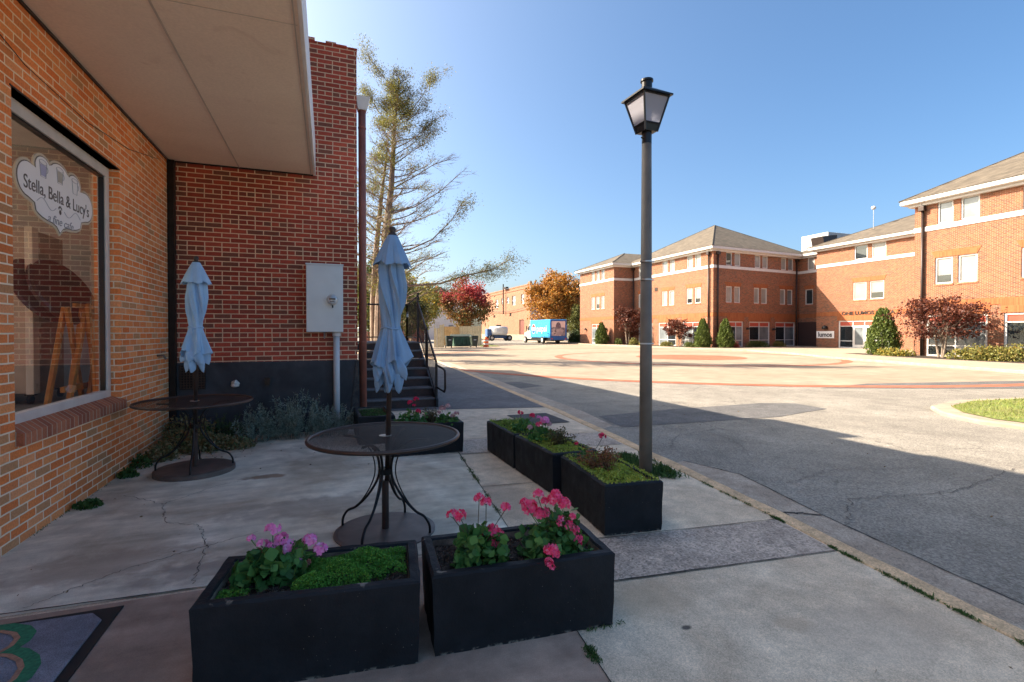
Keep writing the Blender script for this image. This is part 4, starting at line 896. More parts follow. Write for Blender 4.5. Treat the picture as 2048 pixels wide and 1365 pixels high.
# planter B
cB = at(958, 1125, 2.50); cB.z = .33
geranium('geranium', 'coral geranium in the left half of the mulched planter', cB, (.15, .12, .20), .19, 380,
         H_([(905, 1033, .024), (921, 1036, .026), (958, 1000, .022), (972, 1007, .022), (1011, 1017, .022), (968, 1068, .018), (986, 1062, .026), (998, 1070, .020), (984, 1088, .026), (965, 1070, .016)], 2.52), L_pink, .023)
cB2 = at(1110, 1100, 2.62); cB2.z = .33
geranium('geranium', 'fuller coral geranium spilling over the right half of the mulched planter', cB2, (.18, .13, .23), .22, 470,
         H_([(1060, 1018, .036), (1078, 1030, .026), (1050, 1008, .022), (1076, 992, .024), (1090, 1005, .018), (1110, 1000, .034), (1128, 1010, .030), (1112, 990, .020), (1090, 1028, .022), (1136, 1052, .026), (1122, 1045, .024), (1148, 1062, .026), (1155, 1080, .022), (1146, 1036, .016), (1160, 1090, .012, L_rose), (1102, 1102, .026, 2.44), (1112, 1112, .018, 2.42), (1098, 1128, .018, 2.38), (1105, 1138, .012, 2.37)], 2.60), L_pink, .023)
m = MB()
# C, D, E planters
cover('C', -.41, .41, -.185, .185, 6500, .06, .0085, L_lime, 'creeping_jenny', 'yellow green trailing leaves covering the planter before the lamp post', 'ground cover', over=.035, asp=.7, hgt=.345)
cover('D', -.41, .41, -.185, .185, 5000, .055, .0085, L_lime, 'creeping_jenny', 'yellow green trailing leaves covering the middle planter of three', 'ground cover', over=.02, asp=.7, hgt=.345)
cover('E', -.41, .41, -.185, .185, 5000, .07, .0085, leafmat('leaf_lime_green', [(.22, .31, .05), (.34, .42, .07), (.15, .22, .045)], .25), 'creeping_jenny', 'greener trailing leaves covering the farthest planter of three', 'ground cover', over=.03, asp=.7, hgt=.345)
def bushlet(name, label, c, sx, sy, h, n, size, mat, asp=.5, cat='plant', group=None):
    c = Vector(c); t = thing(name, label, cat, tuple(c), group); P = []; m = MB()
    for k in range(14):
        a = rng.uniform(0, 6.28); r = rng.uniform(.2, 1); tip = c + Vector((math.cos(a) * sx * r, math.sin(a) * sy * r, h * rng.uniform(.55, 1.05) * (1 - .25 * r)))
        m.tube([c, (c + tip) / 2 + Vector((0, 0, .1 * h)), tip], .0025, 4)
        q = rng.uniform(.15, 1, (n // 14, 1)); P.append(np.array(c) * (1 - q) + np.array(tip) * q + rng.normal(size=(n // 14, 3)) * np.array([sx, sy, h * .5]) * .16)
    m.build('stems', M_bark, t); leafmesh('leaves', np.vstack(P), size, mat, t, asp); return t
b1 = bushlet('russet_plant', 'rusty brown leafed bedding plant in the planter before the lamp post', at(1200, 945, 4.12), .17, .17, .24, 1500, .012, L_rus)
geranium('geranium', 'small green plant with one crimson bloom in the planter before the lamp post', at(1168, 925, 4.4), (.10, .10, .1), .12, 60, H_([(1205, 874, .028), (1153, 888, .014)], 4.25), L_rose, .018)
b2 = bushlet('russet_plant', 'rusty brown leafed bedding plant in the middle planter of three', at(1118, 893, 4.95), .17, .15, .19, 900, .012, leafmat('leaf_russet_green', [(.10, .06, .025), (.14, .10, .03), (.07, .09, .03)], .2))
geranium('geranium', 'orchid and faded pink geranium in the middle planter of three', at(1085, 880, 5.2), (.17, .16, .14), .16, 170, H_([(1090, 842, .038), (1078, 850, .026, L_pink), (1098, 850, .022, L_pale), (1060, 856, .022, L_pale)], 5.15), L_purp, .02)
geranium('geranium', 'green plant with crimson blooms in the farthest planter of three', at(1045, 860, 5.7), (.14, .14, .12), .13, 110, H_([(1041, 827, .028), (1065, 832, .026), (1078, 836, .02, L_purp)], 5.6), L_rose, .02)
# F and G
geranium('geranium', 'crimson geranium in the planter at the foot of the stairs', at(822, 850, 6.25), (.20, .14, .17), .17, 260, H_([(832, 799, .026), (820, 806, .026), (836, 824, .030), (828, 812, .018)], 6.2), L_rose, .02)
geranium('geranium', 'faded pale pink geranium at the right end of the planter by the stairs', at(893, 850, 6.3), (.17, .14, .16), .15, 200, H_([(884, 818, .034), (895, 813, .026), (912, 828, .030), (905, 833, .022), (878, 826, .02)], 6.25), L_pale, .02)
bushlet('russet_plant', 'bronze green bedding plant between the two geraniums by the stairs', at(858, 848, 6.45), .16, .13, .22, 900, .012, leafmat('leaf_bronze_green', [(.12, .07, .03), (.08, .09, .03), (.17, .12, .05)], .2))
cover('G', -.40, .40, -.17, .17, 1800, .05, .010, L_weed, 'weeds', 'low green weeds in the planter against the downpipe', 'weeds', asp=.5, hgt=.33)
cover('F', -.41, -.18, -.18, .18, 900, .05, .010, L_lime, 'creeping_jenny', 'pale green leaves at the left end of the planter by the stairs', 'ground cover', asp=.5, hgt=.33)

# ------------------------------------------------------------------ plants along the dark wall
def shrubby(name, label, c, sx, sy, h, nst, nl, size, mat, asp=.16, spread=.5):
    c = Vector(c); t = thing(name, label, 'plant', tuple(c), 'plants along the foundation'); P, U = [], []; m = MB()
    for k in range(nst):
        a = rng.uniform(0, 6.28); r = rng.uniform(0, 1) ** .6; b = c + Vector((math.cos(a) * sx * r * .6, math.sin(a) * sy * r * .6, 0))
        tip = b + Vector((math.cos(a) * sx * r * spread, math.sin(a) * sy * r * spread, h * rng.uniform(.55, 1.1) * (1 - .35 * r * r)))
        m.tube([b, b * .5 + tip * .5 + Vector((0, 0, .05 * h)), tip], .002, 3)
        q = rng.uniform(.15, 1.0, (nl, 1)); pts = np.array(b) * (1 - q) + np.array(tip) * q; d = np.array(tip - b); d /= np.linalg.norm(d)
        w = rng.normal(size=(nl, 3)); P.append(pts + w * size * .55); U.append(d * .8 + w * .8)
    m.build('stems', plain('stem_green', (.10, .12, .07), .7), t); leafmesh('leaves', np.vstack(P), size, mat, t, asp, np.vstack(U), .25); return t
shrubby('sage_shrub', 'large silvery green sage shrub under the meter box', (-.45, 7.72, 0), .62, .33, .62, 90, 60, .026, L_sage)
shrubby('sage_shrub', 'silvery shrub at the foot of the grey conduit', (.08, 7.65, 0), .32, .26, .46, 45, 50, .024, L_sage)
shrubby('sage_shrub', 'small silvery shrub left of the large sage shrub', (-.98, 7.55, 0), .30, .25, .40, 36, 50, .024, L_sage)
shrubby('wild_plant', 'bright green weedy clump with tall seed stalks before the foundation', (-1.28, 7.65, 0), .30, .22, .42, 34, 40, .022, L_weed)
def creeper(name, label, pts, n, h, mat, size):
    P = []
    for x, y, r, hh_ in pts:
        k = n // len(pts); u = rng.normal(size=(k, 3)); u /= np.linalg.norm(u, axis=1, keepdims=True); u[:, 2] = abs(u[:, 2]); P.append(np.array([x, y, 0.0]) + u * rng.uniform(.5, 1, (k, 1)) * [r, r * .8, hh_])
    P = np.vstack(P); P[:, 0] = np.maximum(P[:, 0], -2.03); P[:, 1] = np.minimum(P[:, 1], 8.07)
    return tag(leafmesh(name, P, size, mat, None, .75), label, 'ground cover', None, 'stuff')
creeper('creeper', 'bronze and green creeping plant in the patio corner behind the far table', [(-1.85, 6.9, .2, .22), (-1.8, 7.3, .28, .30), (-1.6, 7.6, .3, .42), (-1.85, 7.75, .25, .42), (-1.35, 7.35, .26, .20), (-1.1, 7.3, .22, .15), (-1.5, 7.2, .25, .28)], 5200, .3, L_ivy, .018)
creeper('creeper', 'green weeds growing along the base of the orange brick wall', [(-1.95, 6.2, .1, .10), (-1.93, 5.25, .12, .07), (-1.95, 6.6, .13, .16)], 700, .1, L_weed, .018)
m = MB(); m.box(-2.0, -1.5, 7.85, 8.09, 0, .30); tag(m.build('concrete_block', M_found, bevel=.02), 'dark concrete block half hidden by the creeper in the corner', 'block')
# weeds in joints and by the lamp
P = []
for (a, b, w, n) in (((3.15, 4.35), (3.35, 5.2), .13, 1900), ((3.3, 4.25), (3.45, 4.6), .10, 700), ((kx(4.3) - .05, 4.2), (kx(5) - .05, 5.2), .05, 500)):
    t = rng.uniform(0, 1, (n, 1)); P.append(np.array(a) * (1 - t) + np.array(b) * t + rng.normal(size=(n, 2)) * w * .5)
P = np.vstack(P); P = P[P[:, 0] < 3.0 + .112 * P[:, 1] - .015]
blades('grass_tuft', np.c_[P, np.zeros(len(P))], .032, L_weed, .2, .8, label='weedy grass patch around the foot of the lamp post', cat='grass')
P = []
def line(a, b, w, n, clump=None):
    t = rng.uniform(0, 1, (n, 1))
    if clump: t = np.clip(rng.choice(clump, (n, 1)) + rng.normal(size=(n, 1)) * .02, 0, 1)
    P.append(np.array(a) * (1 - t) + np.array(b) * t + rng.normal(size=(n, 2)) * w)
for y0, y1, n in ((1.2, 2.6, 900), (3.0, 4.1, 240), (2.93, 3.05, 200), (.2, 1.2, 300)): line((kx(y0) - .012, y0), (kx(y1) - .012, y1), .009, n, [.05, .12, .3, .34, .45, .5, .56, .62, .78, .83, .9] if n != 200 else None)
line((seam(1.7), 1.7), (seam(2.3), 2.3), .014, 420, [.1, .15, .5, .55, .62]); line((seam(3.4), 3.4), (seam(6.3), 6.3), .012, 420, [.2, .33, .5, .55, .62, .8])
line((1.2, 2.2), (1.42, 2.2), .012, 60); line((-2.04, 4.6), (-2.03, 6), .006, 80)
P = np.vstack(P); blades('joint_weeds', np.c_[P, np.zeros(len(P))], .013, L_weed, .2, .8, label='fine weeds and moss growing in the pavement joints and along the kerb', cat='weeds')
P = np.vstack([np.c_[rng.uniform(-1.95, 1.2, 45), rng.uniform(2.4, 7.3, 45), np.full(45, .010)], np.c_[rng.normal(-1.2, .4, 30), rng.normal(7.0, .2, 30), np.full(30, .010)], np.c_[rng.uniform(1.4, 3.2, 25), rng.uniform(1.3, 9, 25), np.full(25, .008)], np.c_[rng.uniform(4.2, 9, 60), rng.uniform(2, 14, 60), np.full(60, -.07)]])
tag(leafmesh('leaf_litter', P, .012, leafmat('leaf_dry', [(.16, .09, .045), (.28, .17, .08), (.10, .06, .035)], .1), None, .5, np.c_[rng.normal(size=len(P)), rng.normal(size=len(P)), np.zeros(len(P))], .12), 'tiny dry leaves and debris scattered over patio, walk and road', 'leaf litter', None, 'stuff')
# iron grate in the walk
gt = thing('drain_grate', 'rusty rectangular iron grate set in the walkway by the kerb', 'grate', (3.5, 7.9, 0))
m = MB(); m.box(3.02, 3.74, 7.45, 8.4, .0035, .006); m.build('pit_shade', M_black, gt)  # black sheet stands for the shade below the bars
m = MB()
for k in range(19): x = 3.02 + k * .04; m.box(x - .004, x + .004, 7.45, 8.4, .007, .014)
for k in range(25): y = 7.45 + k * .0396; m.box(3.0, 3.76, y - .004, y + .004, .0075, .0155)
m.build('bars', M_base, gt)

# ------------------------------------------------------------------ plaza office building
off = thing('office_building', 'three storey orange brick office complex with white bands and hipped shingle roofs across the plaza', 'building', (38, 35, 0))
ZE = 9.45
def window(Fr, a0, a1, z0, z1, pane, fw=.085, parent=off, mull=False):
    m = MB(); o0, o1 = -.13, -.05
    m.ob(Fr, a0, a1, o0, o1, z0, z0 + fw); m.ob(Fr, a0, a1, o0, o1, z1 - fw, z1); m.ob(Fr, a0, a0 + fw, o0, o1, z0 + fw, z1 - fw); m.ob(Fr, a1 - fw, a1, o0, o1, z0 + fw, z1 - fw)
    w = m.build('window', M_white, parent)
    m = MB(); m.ob(Fr, a0 + fw, a1 - fw, -.115, -.105, z0 + fw, z1 - fw)
    if pane == 'half':
        m.build('pane', M_blind, w); m = MB(); m.ob(Fr, a0 + fw, a1 - fw, -.104, -.10, z0 + fw, z0 + fw + (z1 - z0) * random.uniform(.2, .45)); m.build('pane', M_darkgl, w)
    else: m.build('pane', {'b': M_blind, 'd': M_darkgl, 'g': M_half}[pane], w)
    return w
def storefront(Fr, a0, a1, z0, z1, cols, parent=off, door=None):
    m = MB(); o0, o1 = -.14, -.05; fw = .11; zt1 = z1 - fw; zt0 = z1 - .48; zl = z0 + .62
    m.ob(Fr, a0, a1, o0, o1, z0, z0 + .09); m.ob(Fr, a0, a1, o0, o1, z1 - fw, z1); m.ob(Fr, a0, a0 + fw, o0, o1, z0 + .09, z1 - fw); m.ob(Fr, a1 - fw, a1, o0, o1, z0 + .09, z1 - fw)
    m.ob(Fr, a0 + fw, a1 - fw, o0, o1 - .005, zt0 - .06, zt0)
    for c in cols[1:-1]: m.ob(Fr, c - .035, c + .035, o0, o1 - .003, z0 + .09, z1 - fw)
    w = m.build('storefront', M_white, parent)
    for i, (c0, c1) in enumerate(zip(cols[:-1], cols[1:])):
        c0_, c1_ = c0 + (fw if i == 0 else .035), c1 - (fw if i == len(cols) - 2 else .035)
        m = MB(); m.ob(Fr, c0_, c1_, -.118, -.108, z0 + .09, zt0 - .06); m.build('pane', M_darkgl if (i + len(cols)) % 2 else M_half, w)
        m = MB(); m.ob(Fr, c0_, c1_, -.118, -.10, zt0, zt1); m.build('transom_panel', M_redp, w)
        if door and i in door:
            m = MB(); m.ob(Fr, c0_, c0_ + .11, -.107, -.06, z0 + .1, zt0 - .07); m.ob(Fr, c1_ - .11, c1_, -.107, -.06, z0 + .1, zt0 - .07); m.ob(Fr, c0_ + .11, c1_ - .11, -.107, -.06, zt0 - .19, zt0 - .07); m.ob(Fr, c0_ + .11, c1_ - .11, -.107, -.06, z0 + .1, z0 + .32)
            dd = m.build('door', M_white, w); m = MB(); m.ob(Fr, c1_ - .16, c1_ - .13, -.058, -.02, z0 + .9, z0 + 1.15); m.build('handle', M_silver, dd)
        else:
            m = MB(); m.ob(Fr, c0_, c1_, -.107, -.07, zl, zl + .06); m.build('rail', M_white, w)
    return w
def facade(P0, P1, right, ups, lows, fronts, head=True, z0=.0):
    Fr, L = F(P0, P1, right)
    holes = [(a, b, 8.02, 9.33) for a, b, *_ in ups] + [(a, b, 4.40, 6.0) for a, b, *_ in lows] + [(f[0], f[1], .04, 2.56) for f in fronts]
    m = MB(); wallgrid(m, Fr, 0, L, z0, ZE, holes, .14); m.build('wall', M_lumos, off)
    m = MB(); m.ob(Fr, -.03, L + .03, .0, .05, 7.70, 7.98); m.build('band', M_white, off)
    m = MB(); m.ob(Fr, 0, L, .0, .025, 3.03, 3.40)
    for f in fronts: m.ob(Fr, f[0] - .12, f[1] + .12, .0, .02, 2.56, 3.03)
    for g in pairs(lows): 
        P_, e_, n_ = Fr; q = lambda a, o, z: (P_[0] + e_[0] * a + n_[0] * o, P_[1] + e_[1] * a + n_[1] * o, z)
        a, b = g; m.hexa([q(a, 0, 6.0), q(b, 0, 6.0), q(b, .02, 6.0), q(a, .02, 6.0), q(a - .2, 0, 6.40), q(b + .2, 0, 6.40), q(b + .2, .02, 6.40), q(a - .2, .02, 6.40)])
    m.build('lintel', M_lintel, off)
    for a, b, *_ in lows: m = MB(); m.ob(Fr, a - .04, b + .04, -.1, .04, 4.30, 4.40); m.build('sill', M_sill, off)
    for a, b, p in ups: window(Fr, a, b, 8.02, 9.33, p)
    for a, b, p in lows: window(Fr, a, b, 4.40, 6.0, p)
    for f in fronts: storefront(Fr, f[0], f[1], .04, 2.56, f[2], door=f[3] if len(f) > 3 else None)
    m = MB(); m.ob(Fr, -.1, L + .1, .0, .10, 9.33 + .05, ZE); m.build('frieze', M_white, off)
    return Fr, L
def pairs(lows):
    out = []
    for a, b, *_ in sorted(lows):
        if out and a - out[-1][1] < .6: out[-1][1] = b
        else: out.append([a, b])
    return out
# main pavilion
fS, LS = facade((34.7, 38.4), (47.4, 39.8), True, [(1.74, 2.58, 'd'), (2.93, 3.77, 'b'), (5.85, 6.73, 'b'), (7.0, 7.85, 'b'), (9.92, 10.75, 'b'), (11.04, 11.9, 'g')],
    [(1.74, 2.58, 'b'), (2.9, 3.75, 'b'), (5.76, 6.55, 'b'), (6.86, 7.74, 'b'), (9.76, 10.63, 'b'), (10.94, 11.8, 'g')],
    [(2.0, 4.2, [2.0, 3.2, 4.2]), (5.09, 8.19, [5.09, 6.64, 8.19]), (9.06, 12.24, [9.06, 10.65, 12.24])])
fW, LW = facade((34.7, 38.4), (34.7, 51.95), False, [(1.73, 2.6, 'b'), (2.92, 3.78, 'b'), (5.73, 6.54, 'b'), (6.91, 7.8, 'g'), (10.3, 11.1, 'b'), (11.46, 12.3, 'b')],
    [(1.73, 2.6, 'half'), (2.95, 3.82, 'half'), (5.81, 6.66, 'b'), (6.99, 7.86, 'b'), (10.3, 11.1, 'b'), (11.5, 12.3, 'b')],
    [(1.46, 4.45, [1.46, 2.9, 4.45]), (5.45, 8.46, [5.45, 6.9, 8.46]), (9.6, 12.3, [9.6, 11, 12.3])])
# end block
fE, LE = facade((32.1, 51.95), (32.1, 60.5), False, [(2.17, 2.97, 'g'), (3.4, 4.2, 'b'), (4.64, 5.45, 'b')], [(2.2, 3.0, 'b'), (3.4, 4.25, 'half'), (4.6, 5.5, 'b')], [(3.0, 5.4, [3.0, 4.2, 5.4])])
facade((32.1, 51.95), (34.71, 51.95), True, [], [], [])
# recess + passage
fR, LR = facade((47.4, 39.8), (47.4, 35.5), True, [(1.07, 1.85, 'b')], [(.81, 1.7, 'd')], [])
m = MB(); m.ob(fR, -.1, 4.2, .0, .06, .04, 2.56); m.build('passage_panel', plain('passage_shade', (.05, .022, .018), .8), off)  # flat dark panel, its colour stands for shade inside the open passage
facade((47.4, 35.6), (44.8, 35.6), False, [], [], [])
fL, LL = facade((44.8, 35.6), (44.8, 20), True, [(3.69, 4.87, 'd'), (5.25, 6.45, 'b'), (9.5, 10.7, 'b')], [(3.6, 4.8, 'b'), (5.1, 6.3, 'half'), (9.3, 10.5, 'b')], [(2.25, 7.0, [2.25, 3.6, 4.65, 5.7, 7.0], (1, 2))])
f3, L3 = facade((34.6, 20.8), (34.6, 7.4), True, [(1.24, 2.05, 'g'), (2.42, 3.33, 'g'), (5.2, 6.1, 'b'), (6.5, 7.4, 'b'), (9.3, 10.2, 'b')],
    [(1.13, 2.05, 'half'), (2.31, 3.24, 'b'), (5.16, 6.1, 'b'), (6.4, 7.3, 'b'), (9.3, 10.2, 'b')], [(.67, 3.74, [.67, 2.2, 3.74]), (4.46, 7.6, [4.46, 6.0, 7.6]), (8.6, 11.5, [8.6, 10, 11.5])])
facade((34.6, 20.8), (44.8, 20.8), False, [], [], [])
# eaves and roofs
def roof(poly, apex, ov=.55, top=9.86):
    cx_ = sum(p[0] for p in poly) / len(poly); cy_ = sum(p[1] for p in poly) / len(poly); n = len(poly)
    def off_(p, d):
        return (p[0] + math.copysign(d, p[0] - cx_), p[1] + math.copysign(d, p[1] - cy_))
    o1 = [off_(p, ov) for p in poly]
    m = MB(); m.prism([off_(p, ov - .04) for p in poly], ZE, ZE + .03); m.prism(o1, ZE + .03, ZE + .28); m.prism([off_(p, ov * .45) for p in poly], ZE - .16, ZE); m.build('eaves', M_white, off, bevel=.02)
    o2 = [off_(p, ov + .04) for p in poly]; m = MB(); vs = [(x, y, ZE + .283) for x, y in o2] + [tuple(a) for a in apex]
    if len(apex) == 1: fs = [(i, (i + 1) % n, n) for i in range(n)]
    else: fs = [(0, 1, n), (1, 2, n + 1, n), (2, 3, n + 1), (3, 0, n, n + 1)]
    m.add(vs, fs + [tuple(range(n - 1, -1, -1))]); r = m.build('roof', M_roof, off)
    m = MB(); 
    for i in range(n): a = vs[i]; b = apex[0] if len(apex) == 1 or i in (0, 1) else apex[1]; m.tube([Vector(a), Vector(b)], .05, 5)
    m.build('hip_ridge', M_roof, r); return r
roof([(34.7, 38.5), (47.4, 39.6), (47.4, 52), (34.7, 52)], [(41.0, 45.2, 13.55)])
roof([(32.1, 51.95), (32.1, 60.5), (46, 60.5), (46, 51.95)], [(36.3, 56.2, 11.75), (43.0, 56.2, 11.75)])
roof([(44.8, 21), (44.8, 35.6), (57, 35.6), (57, 21)], [(50.9, 28.3, 12.65)])
roof([(34.6, 7.4), (34.6, 20.8), (47, 20.8), (47, 7.4)], [(41, 14.0, 13.6)])
roof([(47.4, 35.5), (47.4, 40.0), (56, 40.0), (56, 35.5)], [(49.8, 37.7, 10.9), (54, 37.7, 10.9)], .5)
# downpipes
for Fr_, a in ((fW, .52), (fS, .5), (fW, 13.2), (fS, 12.3), (f3, .5), (fL, 14.8)):
    m = MB(); P_, e_, n_ = Fr_; q = lambda a, o, z: (P_[0] + e_[0] * a + n_[0] * o, P_[1] + e_[1] * a + n_[1] * o, z)
    m.tube([q(a, .12, 0), q(a, .12, 9.0)], .075, 10); dpp = m.build('downpipe', M_gutd, off, smooth=True)
    m = MB(); m.ob(Fr_, a - .17, a + .17, .04, .30, 8.95, 9.25); m.build('hopper', M_gutd, dpp, bevel=.03)
    m = MB(); m.tube([q(a, .30, 9.55), q(a, .2, 9.3)], .07, 8); m.build('outlet', M_white, dpp)
# letters and signs on the building
P_, e_, n_ = fL
def onF(Fr_, a, o, z): P_, e_, n_ = Fr_; return (P_[0] + e_[0] * a + n_[0] * o, P_[1] + e_[1] * a + n_[1] * o, z)
text('ONE LUMOS PLAZA', .40, frameM(onF(fL, 4.9, .045, 3.21), (e_.x, e_.y, 0), (0, 0, 1)), M_gutd, 'lettering', off, 4.65, .02, bold=.012)
sb = thing('wall_sign', 'white rectangular company sign on the brick beside the entrance', 'sign', onF(fL, .95, .03, .9))
m = MB(); m.ob(fL, .06, 1.86, .01, .07, .92, 1.60); m.build('board', M_sign, sb, bevel=.01)
text('lumos', .62, frameM(onF(fL, .96, .078, 1.25), (e_.x, e_.y, 0), (0, 0, 1)), plain('sign_black', (.015, .015, .02), .5), 'lettering', sb, 1.4, .004, bold=.018)
def sconce(Fr_, a, z, s=1):
    m = MB(); c = onF(Fr_, a, .16, z); m.lathe([(.16 * s, -.1 * s), (.17 * s, -.03), (.13 * s, .08 * s), (.04, .13 * s)], c, 12); m.ob(Fr_, a - .04, a + .04, .0, .12, z - .02, z + .06); m.build('wall_lamp', M_black, off)
for a, z in ((4.7, 1.85), (8.62, 1.8)): sconce(fS, a, z)
sconce(fL, 1.0, 1.95, 1.5); sconce(fE, 1.6, 1.9); sconce(fE, 6.8, 1.9)
m = MB(); m.ob(fW, 8.6, 9.15, .0, .03, 6.1, 6.5)
m.build('vent', M_gutd, off)
# rooftop equipment, antenna
hv = thing('rooftop_unit', 'pale grey ventilation unit on the roof between the two hipped roofs', 'ventilation unit', (53, 40, 9.8))
m = MB(); m.box(51.0, 56.5, 39.2, 42.5, 9.8, 12.4); m.build('cabinet', plain('hvac_grey', (.42, .42, .41), .5), hv, bevel=.05)
m = MB(); 
for k in range(8): m.box(54.2 + k * .28, 54.3 + k * .28, 39.15, 39.2, 10.8, 12.2)
m.build('louvre', M_gutd, hv)
m = MB(); m.hexa([(49.2, 38.2, 10.4), (51.0, 38.2, 10.4), (51.0, 39.6, 10.4), (49.2, 39.6, 10.4), (48.9, 38.2, 11.6), (51.0, 38.2, 11.9), (51.0, 39.6, 11.9), (48.9, 39.6, 11.6)]); m.build('intake_hood', M_gutd, hv)
an = thing('antenna', 'thin roof mast with round white dish above the link roof', 'antenna', (50.9, 28.3, 12.5))
pa = at(1745, 432, 46); m = MB(); m.tube([(pa.x, pa.y, 11.0), (pa.x, pa.y, 13.0)], .03, 6); m.build('mast', M_silver, an)
m = MB(); m.lathe([(.02, -.18), (.15, -.12), (.2, 0), (.15, .12), (.02, .18)], (pa.x, pa.y, 13.0 - .55), 12)
m.v = [(x, y, z + .45) for x, y, z in m.v]; m.build('dish', M_white, an, smooth=True)

# ------------------------------------------------------------------ shrubs and small trees by the offices
def arbor(px_, py_, r, h, label):
    t = thing('arborvitae', label, 'shrub', (px_, py_, .04), 'clipped conical arborvitae before the offices')
    n = 9500; z = rng.uniform(0, 1, n); prof = np.sin(np.clip((1 - z) * 1.35 + .12, 0, 1.57)) ** .8 * np.clip(z * 8, .8, 1)
    a = rng.uniform(0, 2 * np.pi, n); lump = 1 + .12 * np.sin(a * 5 + z * 14 + px_) + .08 * np.sin(a * 11 - z * 23)
    rr = r * prof * lump * rng.uniform(.45, 1.05, n) ** .6
    P = np.c_[px_ + rr * np.cos(a), py_ + rr * np.sin(a), .1 + z * h * (1 + .05 * np.sin(a * 3))]
    U = np.c_[np.cos(a) * .5, np.sin(a) * .5, np.ones(n)]
    leafmesh('foliage', P, .075, L_arb, t, .45, U, .5)
    m = MB(); m.tube([(px_, py_, 0), (px_, py_, h * .8)], [.1, .03], 7); m.build('trunk', M_bark, t)
arbor(31.1, 53.1, .85, 2.5, 'leftmost conical evergreen shrub, before the end block door')
arbor(33.55, 38.45, .78, 2.6, 'conical evergreen shrub just left of the building corner downpipes')
arbor(34.85, 36.95, .80, 2.55, 'conical evergreen shrub just right of the building corner downpipes')
arbor(33.9, 22.2, 1.0, 2.85, 'largest conical evergreen shrub, beside the main entrance lettering')
def tree(name, label, base, trunk_h, crown_c, crown_r, nclu, nl, size, mat, csd=.28, group=None, tr=.12, cat='tree', limbs=7, dens=None, multi=1):
    b = Vector(base); cc = Vector(crown_c); t = thing(name, label, cat, tuple(b), group); m = MB(); cl = []
    for k in range(nclu):
        u = rng.normal(size=3); u /= np.linalg.norm(u); r = rng.uniform(.35, 1) ** .7
        cl.append(np.array(cc) + u * r * np.array(crown_r) * (1 + .18 * math.sin(5 * u[0] + 3 * u[2] + b.x)))
    for s_ in range(multi):
        j = Vector((rng.normal() * .12, rng.normal() * .12, 0)) * (multi > 1)
        m.tube([b + j, b + j * 2 + Vector((0, 0, trunk_h)), cc + j * 4 + Vector((0, 0, crown_r[2] * .3))], [tr, tr * .8, tr * .25], 7)
    fork = b + Vector((0, 0, trunk_h))
    for k in range(min(nclu, limbs * 3)):
        c_ = Vector(cl[k]); mid = fork.lerp(c_, .5) + Vector((0, 0, .06 * (c_ - fork).length)); m.tube([fork.lerp(cc, rng.uniform(0, .5)), mid, c_], [tr * .4, tr * .25, tr * .08], 5)
    m.build('trunk', M_bark, t)
    P = np.vstack([c + rng.normal(size=(nl, 3)) * np.array(crown_r) * csd * rng.uniform(.6, 1.1) * np.array([1, 1, .75]) for c in cl])
    P[:, 2] = np.maximum(P[:, 2], b.z + .1)
    leafmesh('crown', P, size, mat, t, .6); return t
tree('japanese_maple', 'tall maroon maple against the end block inner corner', (33.2, 50.7, .04), 1.0, (33.1, 50.6, 2.9), (1.5, 1.7, 1.7), 46, 60, .11, L_red, .16, 'maroon ornamental maples before the offices', .07, multi=3)
tree('japanese_maple', 'low wide maroon maple between the lamp post and the corner', (33.2, 41.5, .04), .7, (33.1, 41.6, 1.95), (1.1, 1.9, 1.05), 40, 60, .10, L_red, .16, 'maroon ornamental maples before the offices', .06, multi=3)
tree('japanese_maple', 'large maroon maple before the right hand block window', (33.0, 18.4, .04), .8, (32.9, 18.4, 2.3), (1.2, 2.35, 1.3), 70, 80, .075, L_red, .15, 'maroon ornamental maples before the offices', .07, multi=3)
def lowshrub(x, y, rx, ry, h, n, mat, label, size=.06):
    c = 7; P = []
    for k in range(c):
        cx_, cy_ = x + rng.uniform(-.6, .6) * rx, y + rng.uniform(-.6, .6) * ry; u = rng.normal(size=(n // c, 3)); u /= np.linalg.norm(u, axis=1, keepdims=True); u[:, 2] = abs(u[:, 2]); P.append(np.array([cx_, cy_, .05]) + u * rng.uniform(.6, 1.05, (n // c, 1)) * [rx * .55, ry * .55, h * rng.uniform(.7, 1.1)])
    tag(leafmesh('low_shrub', np.vstack(P), size, mat, None, .6), label, 'shrub', 'low shrubs in the office planting beds')
lowshrub(32.4, 12.4, 1.3, 1.5, .95, 4200, L_shr, 'rounded yellow green shrub at the right edge before the office window')
lowshrub(32.5, 14.9, 1.1, 1.3, .85, 3600, L_shr, 'low yellow green shrub second from the right edge')
lowshrub(32.8, 20.7, .6, 1.0, .5, 1600, L_yel, 'low yellow leaved shrub between the conical evergreen and the maroon maple')
lowshrub(32.2, 16.2, .9, 1.2, .75, 2600, L_shr, 'low shrub under the right side of the large maroon maple')
lowshrub(33.4, 40.0, .6, .8, .5, 1500, L_grn, 'low green shrub under the wide maroon maple')
lowshrub(33.2, 43.6, .6, 1.1, .5, 1500, L_shr, 'low olive shrub left of the wide maroon maple')
lowshrub(33.0, 46.8, .6, 1.0, .5, 1500, L_yel, 'low yellow shrub before the office windows behind the lamp post')
lowshrub(32.9, 49.2, .7, .9, .8, 1800, L_shr, 'grassy shrub at the foot of the tall maroon maple')
lowshrub(32.5, 51.5, .5, .7, .7, 1500, L_grn, 'green shrub in the corner beside the end block')
lowshrub(36.2, 37.2, .5, .4, .55, 900, leafmat('leaf_redshrub', [(.40, .08, .06), (.5, .14, .08)], .3), 'small red shrub beside the corner evergreen')
lowshrub(39.5, 37.6, 1.5, .5, .6, 2000, L_grn, 'low dark shrub before the shaded storefronts')
